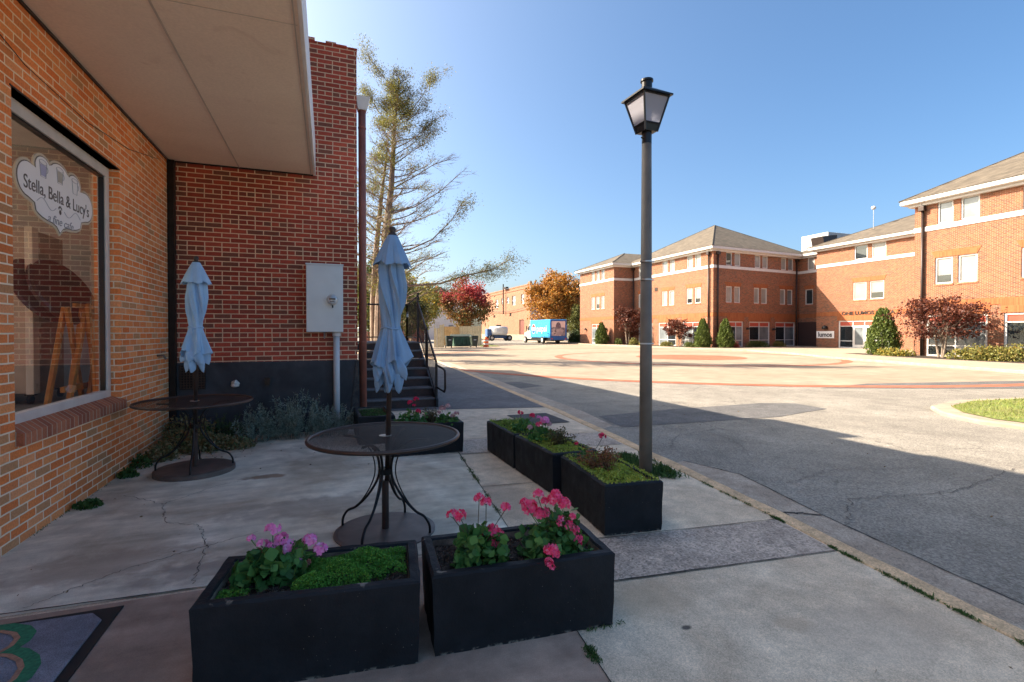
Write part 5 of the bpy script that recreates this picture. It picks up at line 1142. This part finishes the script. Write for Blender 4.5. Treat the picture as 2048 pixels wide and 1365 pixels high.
lowshrub(42.2, 38.0, 1.0, .5, .55, 1500, L_shr, 'low olive shrub between the shaded storefronts')

# ------------------------------------------------------------------ background: trees
tree('red_maple', 'autumn maple, crimson above and green below, behind the pine fence', (.9385 * -6.2 + .3453 * 68, .3453 * 6.2 + .9385 * 68, -.1), 2.2, at(932, 607, 68), (3.3, 3.3, 3.3), 95, 110, .16, L_map, .17, tr=.2)
tree('autumn_oak', 'large orange oak beside the end block of the offices', at(1122, 682, 84), 3, at(1117, 608, 84), (4.6, 4.4, 4.9), 150, 130, .20, L_ora, .15, tr=.3)
tree('green_tree', 'olive green tree between the orange oak and the end block', at(1158, 682, 78), 2, at(1155, 648, 78), (1.7, 1.7, 2.6), 60, 90, .17, leafmat('leaf_olive', [(.10, .11, .03), (.16, .16, .04), (.07, .08, .03)], .3), .17, tr=.2)
tree('yellow_tree', 'thin yellow leaved tree between the stairs and the crimson maple', at(852, 690, 62), 2.5, at(853, 606, 62), (2.1, 2.1, 2.7), 60, 60, .15, L_yel, .17, tr=.15)
tree('green_tree', 'dense yellow green tree behind the stair landing', at(765, 700, 36), 1.5, at(752, 590, 36), (2.2, 2.2, 3.0), 80, 110, .12, L_grn, .16, tr=.15)
tree('green_tree', 'dark green tree behind the stair railing on the right', at(822, 700, 44), 1.5, at(818, 625, 44), (1.7, 1.7, 2.2), 60, 90, .11, leafmat('leaf_deep', [(.04, .06, .02), (.08, .09, .03), (.16, .14, .04)], .3), .17, tr=.15)
tree('yellow_tree', 'yellow tree rising above the landing railing', at(790, 690, 50), 2, at(795, 585, 50), (2.8, 2.8, 2.6), 60, 70, .13, L_yel, .17, tr=.15)
lowshrub(26.4, 64.5, 1.0, 1.4, .1, 10, L_grn, 'sparse low weeds beside the delivery truck', .05)
P3 = at(1150, 686, 70); lowshrub(P3.x, P3.y, 1.6, 1.0, 1.9, 2600, leafmat('leaf_darkhedge', [(.03, .05, .015), (.06, .08, .02)], .2), 'dark evergreen hedge between the truck and the end block', .1)  # dark green leaf colours for the hedge

# the big half bare conifer
cf = thing('conifer', 'tall half bare evergreen with twin trunks and one long low branch to the right', 'tree', tuple(at(757, 715, 28)))
D = 28
def cp(px, py, dd=0): return at(px, py, D + dd)
trunkA = [cp(757, 720), cp(760, 600), cp(768, 520), cp(775, 450), cp(783, 380), cp(787, 320), cp(790, 250), cp(796, 205), cp(800, 150)]
trunkB = [cp(748, 715, .6), cp(747, 600, .5), cp(752, 510, .4), cp(760, 430, .3), cp(768, 360, .3), cp(776, 300, .2)]
m = MB(); m.tube(trunkA, [.30, .26, .23, .20, .16, .13, .10, .06, .02], 9); m.tube(trunkB, [.22, .19, .16, .12, .08, .04], 8)
LF, LU, LS_ = [], [], []
def on(tr_, t):
    k = t * (len(tr_) - 1); i = min(int(k), len(tr_) - 2); return tr_[i].lerp(tr_[i + 1], k - i)
def branch(p0, dirv, length, r, leaf, depth=0, droop=.1):
    pts = [p0]; d = dirv.normalized(); n = 6
    for i in range(n):
        d = (d + Vector((rng.normal() * .13, rng.normal() * .13, rng.normal() * .08 + droop * (.5 if i < 3 else 1)))).normalized(); pts.append(pts[-1] + d * length / n)
    m.tube(pts, [r * (1 - .85 * i / n) for i in range(n + 1)], 5 if depth == 0 else 3, False)
    if depth < 2:
        k_ = 13 if depth == 0 else 5
        for i in range(k_):
            t = rng.uniform(.2, 1); q = on(pts, t); s = 1 if rng.random() < .5 else -1
            dd = (d * rng.uniform(.5, 1.1) + d.cross(Vector((0, 0, 1))).normalized() * s * rng.uniform(.4, .9) + Vector((0, 0, rng.uniform(-.25, .35)))).normalized()
            branch(q, dd, length * rng.uniform(.18, .38) * (1.15 - t * .5) + .15, max(r * .32, .007), leaf, depth + 1, droop * .5)
    if leaf > 0:
        kn = int((6 if depth == 0 else 11) * leaf * (1 + length))
        for i in range(kn):
            t = rng.uniform(.35 if depth == 0 else .05, 1); q = on(pts, t); LF.append(tuple(q + Vector(rng.normal(size=3)) * .17)); LU.append(tuple(d + Vector(rng.normal(size=3)) * .4))
right = Vector((CA, -SA, 0)); fwd = Vector((SA, CA, 0))
N = 84
for i in range(N):
    t = .12 + .86 * i / N; z = on(trunkA, t); ang = i * 2.4 + rng.uniform(-.4, .4)
    d = right * math.cos(ang) + fwd * math.sin(ang)
    ln = 4.4 * (1 - t) ** .75 + .2; ln *= rng.uniform(.7, 1.12)
    if math.cos(ang) < -.3: ln *= .7
    leaf = rng.uniform(.3, .9) * (.35 if t > .9 else 1) if t > .70 else (.45 if rng.random() < .22 else 0)
    if .60 < t <= .70 and math.cos(ang) > 0: leaf = .5
    branch(z, d * (1 if t < .6 else .8) + Vector((0, 0, .25 if t < .6 else .45)), ln, .05 * (1 - t) + .016, leaf, 0, .04)
for i in range(34):
    t = .15 + .83 * i / 34; ang = i * 2.4 + 1; d = right * math.cos(ang) + fwd * math.sin(ang)
    branch(on(trunkB, t), d + Vector((0, 0, .3)), (2.8 * (1 - t) + .8) * rng.uniform(.7, 1.1), .04 * (1 - t) + .014, .6 if rng.random() < .4 else 0, 0, .06)
# named limbs of the silhouette
def limb(pts, r, leaf0, leafn, tw=16):
    m.tube(pts, [r * (1 - .8 * i / (len(pts) - 1)) for i in range(len(pts))], 6, False)
    for i in range(tw):
        t = rng.uniform(leaf0, 1); q = on(pts, t); d = (pts[-1] - pts[0]).normalized(); s = 1 if i % 2 else -1
        branch(q, d * .9 + Vector((0, 0, s * rng.uniform(.15, .6))) + fwd * rng.uniform(-.6, .6), rng.uniform(.5, 1.1), .012, leafn, 1, .03)
limb([cp(768, 560), cp(820, 572), cp(880, 568), cp(930, 552), cp(985, 540), cp(1028, 515)], .085, .38, 1.0, 34)
limb([cp(775, 505), cp(820, 500), cp(865, 480), cp(905, 440), cp(925, 405)], .06, .55, .7, 20)
limb([cp(780, 430), cp(830, 415), cp(880, 385), cp(925, 345)], .05, .4, 0, 22)
limb([cp(785, 380), cp(830, 355), cp(870, 330), cp(905, 320)], .04, .4, 0, 16)
limb([cp(770, 590), cp(820, 600), cp(860, 585), cp(900, 575)], .05, .5, .5, 16)
limb([cp(790, 300), cp(820, 285), cp(850, 262), cp(872, 240)], .035, .45, .9, 16)
limb([cp(792, 250), cp(820, 230), cp(850, 190), cp(866, 150)], .03, .4, 1.0, 18)
limb([cp(788, 260), cp(765, 235), cp(745, 205), cp(735, 190)], .03, .3, 1.1, 16)
limb([cp(796, 190), cp(775, 165), cp(755, 140), cp(742, 122)], .025, .3, 1.1, 16)
m.build('trunk', M_bark, cf)
leafmesh('crown', np.array(LF), .055, L_con, cf, .28, np.array(LU), .3)

# ------------------------------------------------------------------ background buildings and street things
wh = thing('warehouse', 'two storey tan brick warehouse with small upper windows beyond the truck', 'building', (38, 105, 0))
Fw, Lw = F((37.9, 92.6), (37.9, 126), False)
hs = [(3.16, 4.9, 7.4, 9.4), (8.1, 10.4, 7.35, 9.4), (12.3, 13.9, 7.95, 9.35), (15.8, 17.6, 7.95, 9.35), (19.9, 21.8, 7.3, 9.3), (3.2, 5.9, -.1, 4.1), (10.7, 12.0, 5.0, 5.7), (22.0, 23.5, 5.0, 5.6)]
m = MB(); wallgrid(m, Fw, 0, Lw, -.1, 11.0, hs, .25); m.build('wall', M_ware, wh)
m = MB(); m.box(37.9, 46, 92.4, 92.6, -.1, 11.2); m.box(37.9, 46, 92.6, 126, 10.3, 10.4); m.build('side_wall', plain('render_grey', (.42, .40, .42), .8), wh)
m = MB(); m.ob(Fw, -.2, Lw, -.3, .08, 11.0, 11.25); m.ob(Fw, -.3, .9, -.3, .1, 11.25, 11.6); m.build('coping', M_ware, wh)
for h in hs:
    if h[3] < 6 and h[2] < 1: m = MB(); m.ob(Fw, h[0], h[1], -.2, -.15, h[2], h[3]); m.build('door', plain('brown_door', (.16, .05, .035), .6), wh); continue
    m = MB(); m.ob(Fw, h[0], h[1], -.2, -.15, h[2], h[3]); w_ = m.build('window', M_white if h[2] > 7 else M_gutd, wh)
    if h[2] > 7:
        m = MB()
        for i in range(2):
            for j in range(2): dx = (h[1] - h[0]) / 2; dz = (h[3] - h[2]) / 2; m.ob(Fw, h[0] + i * dx + .15, h[0] + (i + 1) * dx - .15, -.15, -.13, h[2] + j * dz + .12, h[2] + (j + 1) * dz - .12)
        m.build('pane', M_half, w_)
m = MB(); m.tube([onF(Fw, 14.8, .5, 5.6), onF(Fw, 14.8, .5, 12.4)], .14, 8); m.box(*[v for pr in zip([onF(Fw, 14.6, .5, 11.2)[0] - .2, onF(Fw, 14.6, .5, 11.2)[1] - 2.2, 11.3], [onF(Fw, 14.6, .5, 11.2)[0] + .4, onF(Fw, 14.6, .5, 11.2)[1] + .2, 11.6]) for v in pr]); m.build('mast_light', M_gutd, wh)
m = MB(); pts = [onF(Fw, a, .4, 6.6 - .5 * math.sin(3.14 * a / 24)) for a in np.linspace(-2, 24, 14)]; m.tube(pts, .05, 5); m.build('cable', M_gutd, wh)
m = MB(); m.ob(Fw, 0, Lw, 0, .06, -.1, 1.0); m.build('plinth', M_far, wh)
hb = at(872, 685, 105); wh2 = thing('white_house', 'white gabled house showing behind the crimson maple', 'house', tuple(hb))
m = MB(); m.box(hb.x - 4, hb.x + 5, hb.y, hb.y + 10, -.1, 8.5); m.build('wall', M_white, wh2)
m = MB(); m.hexa([(hb.x - 4.4, hb.y - .4, 8.5), (hb.x + 5.4, hb.y - .4, 8.5), (hb.x + 5.4, hb.y + 10.4, 8.5), (hb.x - 4.4, hb.y + 10.4, 8.5), (hb.x - .1, hb.y - .4, 11), (hb.x + .9, hb.y - .4, 11), (hb.x + .9, hb.y + 10.4, 11), (hb.x - .1, hb.y + 10.4, 11)]); m.build('roof', M_roof, wh2)
for k in range(3): m = MB(); m.box(hb.x - 2.5 + k * 2.6, hb.x - 1.5 + k * 2.6, hb.y - .05, hb.y, 1.2, 3.0); m.build('window', M_half, wh2)
bb = at(795, 690, 75); rb_ = thing('brick_house', 'red brick building glimpsed through the landing railing', 'building', tuple(bb))
m = MB(); m.box(bb.x - 5, bb.x + 4, bb.y, bb.y + 9, -.1, 7.0); m.build('wall', M_old, rb_)
m = MB(); m.box(bb.x - 5.3, bb.x + 4.3, bb.y - .3, bb.y + 9.3, 7.0, 7.4); m.build('roof', M_roof, rb_)
for k in range(3): m = MB(); m.box(bb.x - 4 + k * 2.6, bb.x - 3 + k * 2.6, bb.y - .05, bb.y, 3.5, 5.2); m.build('window', M_white, rb_)
# fence
fn = thing('wooden_fence', 'pine board fence enclosing the bins, orange left panel and pale right panels', 'fence', tuple(at(920, 690, 57)))
fa, fb, fc, fd = at(868, 697, 52), at(887, 694, 52), at(918, 692, 59), at(962, 691, 59)
for (p, q_, mm_, zt2) in ((fa, fb, M_pine2, 2.25), (at(888, 690, 58), fc, M_pine, 2.15), (fc, fd, M_pine2, 2.2)):
    Ff, Lf = F((p.x, p.y), (q_.x, q_.y)); nb = max(2, int(Lf / .19)); m = MB()
    for k in range(nb): m.ob(Ff, k * Lf / nb + .008, (k + 1) * Lf / nb - .008, 0, .03, -.08, zt2 + random.uniform(-.02, .02))
    pn = m.build('panel', mm_, fn)
    m = MB(); m.ob(Ff, Lf - .06, Lf + .06, -.08, .06, -.1, zt2 + .1); m.build('post', mm_, fn)
# bins
def cart(p, label):
    t = thing('wheeled_bin', label, 'bin', (p.x, p.y, -.08), 'dark green wheeled bins by the fence'); x, y = p.x, p.y
    m = MB(); m.hexa([(x - .26, y - .28, .06), (x + .26, y - .28, .06), (x + .26, y + .28, .06), (x - .26, y + .28, .06), (x - .36, y - .38, 1.05), (x + .36, y - .38, 1.05), (x + .36, y + .38, 1.05), (x - .36, y + .38, 1.05)]); m.build('body', M_bin, t, bevel=.04)
    m = MB(); m.hexa([(x - .38, y - .42, 1.055), (x + .38, y - .42, 1.055), (x + .38, y + .42, 1.055), (x - .38, y + .42, 1.055), (x - .32, y - .36, 1.14), (x + .32, y - .36, 1.14), (x + .32, y + .36, 1.14), (x - .32, y + .36, 1.14)]); m.build('lid', M_bin, t, bevel=.02)
    for s in (-1, 1): m = MB(); m.xcyl((x + s * .30, y + .2, .05), .13, .06, 'x', 14); m.build('wheel', M_tyre, t)
    m = MB(); m.box(x - .12, x + .14, y - .375, y - .35, .68, .76); m.build('label_strip', M_white, t)
cart(at(898, 695, 50), 'dark wheeled bin at the left of the green dumpster'); cart(at(948, 693, 51), 'dark wheeled bin at the right of the green dumpster')
dpos = at(924, 693, 53); dm = thing('dumpster', 'low green dumpster between two dark wheeled bins', 'dumpster', (dpos.x, dpos.y, -.08))
m = MB(); m.hexa([(dpos.x - .95, dpos.y - .5, 0), (dpos.x + .95, dpos.y - .5, 0), (dpos.x + .95, dpos.y + .6, 0), (dpos.x - .95, dpos.y + .6, 0), (dpos.x - 1.1, dpos.y - .6, 1.0), (dpos.x + 1.1, dpos.y - .6, 1.0), (dpos.x + 1.1, dpos.y + .7, 1.2), (dpos.x - 1.1, dpos.y + .7, 1.2)]); m.build('body', M_tarp, dm, bevel=.03)
m = MB()
for k in range(5): m.box(dpos.x - .9 + k * .42, dpos.x - .82 + k * .42, dpos.y - .63, dpos.y - .5, .1, .95)
m.build('rib', M_tarp, dm); m = MB(); m.hexa([(dpos.x - 1.12, dpos.y - .64, 1.02), (dpos.x + 1.12, dpos.y - .64, 1.02), (dpos.x + 1.12, dpos.y + .72, 1.22), (dpos.x - 1.12, dpos.y + .72, 1.22), (dpos.x - 1.12, dpos.y - .64, 1.07), (dpos.x + 1.12, dpos.y - .64, 1.07), (dpos.x + 1.12, dpos.y + .72, 1.27), (dpos.x - 1.12, dpos.y + .72, 1.27)]); m.build('lid', M_bin, dm)
# barrel
bp = at(972, 694, 53); br = thing('traffic_barrel', 'orange and white striped traffic barrel by the fence end', 'traffic barrel', (bp.x, bp.y, -.08))
m = MB(); m.lathe([(.32, 0), (.32, .06), (.27, .07), (.265, .9), (.22, .98), (.12, 1.0), (.12, 1.06), (.02, 1.06)], (bp.x, bp.y, -.08), 20); m.build('body', M_orange, br, smooth=False)
for z in (.25, .62): m = MB(); m.lathe([(.271, 0), (.273, .01), (.272, .14), (.27, .15)], (bp.x, bp.y, -.08 + z), 20); m.build('stripe', M_white, br)
sp = at(874, 697, 50); sn = thing('street_sign', 'small white sign on a thin post before the fence', 'sign', (sp.x, sp.y, -.08))
m = MB(); m.tube([(sp.x, sp.y, -.1), (sp.x, sp.y, 2.3)], .03, 6); m.build('post', M_silver, sn)
m = MB(); m.box(sp.x - .24, sp.x + .24, sp.y - .04, sp.y - .03, 1.9, 2.5); m.build('plate', plain('sign_back', (.55, .54, .52), .5), sn)
# patio tent glimpsed under the trees
tp = at(752, 665, 40); tn = thing('tent_canopy', 'pale peaked canopy glimpsed beyond the landing railing', 'canopy', (tp.x, tp.y, -.08))
m = MB(); m.add([(tp.x - 1.7, tp.y - 1.5, 1.55), (tp.x + 1.7, tp.y - 1.5, 1.55), (tp.x + 1.7, tp.y + 1.5, 1.55), (tp.x - 1.7, tp.y + 1.5, 1.55), (tp.x, tp.y, 3.1)], [(0, 1, 4), (1, 2, 4), (2, 3, 4), (3, 0, 4)]); m.build('cloth', plain('tent_cloth', (.5, .58, .56), .8), tn)
for sx in (-1.6, 1.6):
    for sy in (-1.4, 1.4): m = MB(); m.tube([(tp.x + sx, tp.y + sy, -.1), (tp.x + sx, tp.y + sy, 1.6)], .03, 6); m.build('pole', M_silver, tn)
# delivery truck
tk = thing('delivery_truck', 'bright blue beverage delivery truck with white cab parked beyond the plaza', 'truck', (28.7, 64, -.08))
tx0, tx1, ty0, ty1 = 27.5, 29.95, 60.2, 67.2
m = MB(); m.box(tx0, tx1, ty0, ty1, .75, 3.2); bd = m.build('cargo_box', [M_blue][0], tk, bevel=.08)
m = MB(); m.box(tx0 + .02, tx1 - .02, ty0 - .015, ty0 + .05, .45, 3.17); m.box(tx0 - .03, tx1 + .03, ty0 - .12, ty0 - .016, .45, .85); m.build('rear_frame', M_blued, tk, bevel=.02)
def muralmat():
    g = NG('rear_mural'); p = g.n('SeparateXYZ', Vector=g.pos()); z = p.outputs[2]
    v = g.n('TexVoronoi', Vector=g.pos(), Scale=3.2, Randomness=1.0)
    low = g.ramp(v.outputs['Color'], [(.15, (.10, .075, .09)), (.5, (.30, .24, .26)), (.9, (.60, .46, .44))])
    hi = g.ramp(z, [(0, (.62, .40, .36)), (1, (.75, .58, .54))])
    g.P(Base_Color=g.mix(g.ramp(z, [(.0, 0.0), (1, 1.0)]), low, hi), Roughness=.4)
    k = g.math('GREATER_THAN', g.math('ADD', z, g.math('MULTIPLY', g.noise(3, 3), .4)), 2.35)
    g.P(Base_Color=g.mix(k, low, hi)); return g.m
m = MB(); m.box(tx0 + .22, tx1 - .25, ty0 - .022, ty0 - .016, 1.0, 2.95); mu = m.build('rear_panel', muralmat(), tk)
m = MB(); cxm, czm = tx0 + 1.2, 2.2
m.add([(cxm + .38 * math.cos(a), ty0 - .026, czm + .62 * max(0, math.sin(a)) - (0 if math.sin(a) >= 0 else .1)) for a in np.linspace(0, 6.28, 24, endpoint=False)], [tuple(range(24))]); m.build('mural_arch', plain('mural_dark', (.16, .11, .14), .5, 0, .5, 8), mu)
m = MB(); m.box(tx0 - .012, tx0 - .001, ty0 + .3, ty0 + 2.3, .95, 2.9); m.box(tx0 - .012, tx0 - .001, ty0 + 2.36, ty0 + 4.4, .95, 2.9); m.box(tx0 - .012, tx0 - .001, ty0 + 4.46, ty1 - .1, .95, 2.9); m.build('side_shutter', plain('shutter_cyan', (.03, .42, .72), .35, 0, .25, .9), tk)
text('pepsi', 1.25, frameM((tx0 - .02, ty0 + 2.75, 1.95), (0, -1, 0), (0, 0, 1)), M_white, 'lettering', tk, 3.3, .01)
em = thing('x', '', '', (0, 0, 0)); bpy.data.objects.remove(em)
cy_, cz_ = ty0 + 5.6, 1.95
def half(a0, a1, mat, nm, r=.62): 
    m = MB(); A = np.linspace(R(a0), R(a1), 14); m.add([(tx0 - .025, cy_ - r * math.cos(a), cz_ + r * math.sin(a)) for a in A], [tuple(range(14))]); m.build(nm, mat, tk)
m = MB(); m.tube([(tx0 - .012, cy_, cz_), (tx0 - .02, cy_, cz_)], .68, 24); m.build('emblem_disc', M_white, tk)
half(20, 160, M_skin, 'emblem_red'); half(200, 340, M_blued, 'emblem_blue')
m = MB(); m.hexa([(tx0 + .2, ty1 + .05, .55), (tx1 - .2, ty1 + .05, .55), (tx1 - .2, ty1 + 2.9, .55), (tx0 + .2, ty1 + 2.9, .55), (tx0 + .2, ty1 + .05, 1.75), (tx1 - .2, ty1 + .05, 1.75), (tx1 - .35, ty1 + 2.9, 1.45), (tx0 + .35, ty1 + 2.9, 1.45)])
m.hexa([(tx0 + .2, ty1 + .05, 1.74), (tx1 - .2, ty1 + .05, 1.74), (tx1 - .2, ty1 + 1.7, 1.7), (tx0 + .2, ty1 + 1.7, 1.7), (tx0 + .3, ty1 + .1, 2.65), (tx1 - .3, ty1 + .1, 2.65), (tx1 - .3, ty1 + 1.1, 2.6), (tx0 + .3, ty1 + 1.1, 2.6)]); cb = m.build('cab', M_white, tk, bevel=.06)
m = MB(); m.hexa([(tx0 + .185, ty1 + .35, 1.8), (tx0 + .19, ty1 + .35, 1.8), (tx0 + .19, ty1 + 1.4, 1.8), (tx0 + .185, ty1 + 1.4, 1.8), (tx0 + .25, ty1 + .4, 2.45), (tx0 + .29, ty1 + .4, 2.45), (tx0 + .29, ty1 + 1.05, 2.45), (tx0 + .25, ty1 + 1.05, 2.45)]); m.build('window', M_darkgl, cb)
m = MB(); m.box(tx0 + .0, tx0 + .12, ty1 + 1.35, ty1 + 1.5, 1.7, 2.4); m.build('mirror', M_black, cb)
for (yy, r) in ((ty1 + 2.0, .50), (ty0 + 2.6, .50)):
    for xx in (tx0 + .12, tx1 - .12):
        m = MB(); m.xcyl((xx, yy, -.08 + r), r, .3, 'x', 24); wl = m.build('wheel', M_tyre, tk, bevel=.03)
        m = MB(); s = -1 if xx < 28.5 else 1; m.xcyl((xx + s * .13, yy, -.08 + r), r * .55, .08, 'x', 18); m.build('rim', M_white, wl, bevel=.02)
m = MB(); m.box(tx0 + .3, tx1 - .3, ty0 + .3, ty1 + 2.6, .3, .75); m.build('chassis', M_black, tk)
for xx in (tx0 + .12, tx1 - .32): m = MB(); m.box(xx, xx + .2, ty0 - .13, ty0 - .12, .55, .7); m.build('tail_light', M_skin, tk)
# construction machine
vp = at(994, 679, 92); vm = thing('telehandler', 'white and blue construction machine with big tyres parked by the warehouse', 'construction vehicle', (vp.x, vp.y, -.08))
x, y = vp.x, vp.y
m = MB(); m.lathe([(.9, 0), (1.6, .1), (1.75, .5), (1.75, 1.3), (1.5, 1.6), (.4, 1.65)], (x + .3, y, .95), 24); m.build('body', plain('machine_white', (.7, .68, .64), .45), vm, bevel=.03)
m = MB(); m.box(x - 2.1, x - 1.2, y - .7, y + .7, .7, 2.1); m.build('engine_cover', plain('machine_blue', (.06, .13, .30), .45), vm, bevel=.08)
m = MB(); m.box(x - 1.4, x + 2.0, y - .6, y + .6, .35, .95); m.build('chassis', MAT['machine_blue'], vm, bevel=.05)
m = MB(); m.box(x - .1, x + .7, y - .3, y + .3, 2.58, 2.85); m.build('exhaust', M_black, vm)
for sx in (-1.3, 2.1):
    for sy in (-.9, .9): m = MB(); m.xcyl((x + sx, y + sy, .45), .53, .42, 'y', 18); wl = m.build('wheel', M_tyre, vm, bevel=.05); m = MB(); m.xcyl((x + sx, y + sy * 1.2, .45), .26, .1, 'y', 14); m.build('rim', M_cream, wl)
hv2 = at(1146, 600, 200)
sheet('grass_strip', [(at(962, 690, 55).x, at(962, 690, 55).y), (at(1000, 690, 55).x, at(1000, 690, 55).y), (at(985, 690, 62).x, at(985, 690, 62).y), (at(950, 690, 62).x, at(950, 690, 62).y)], -.05, M_grass)
bpy.context.view_layer.update()
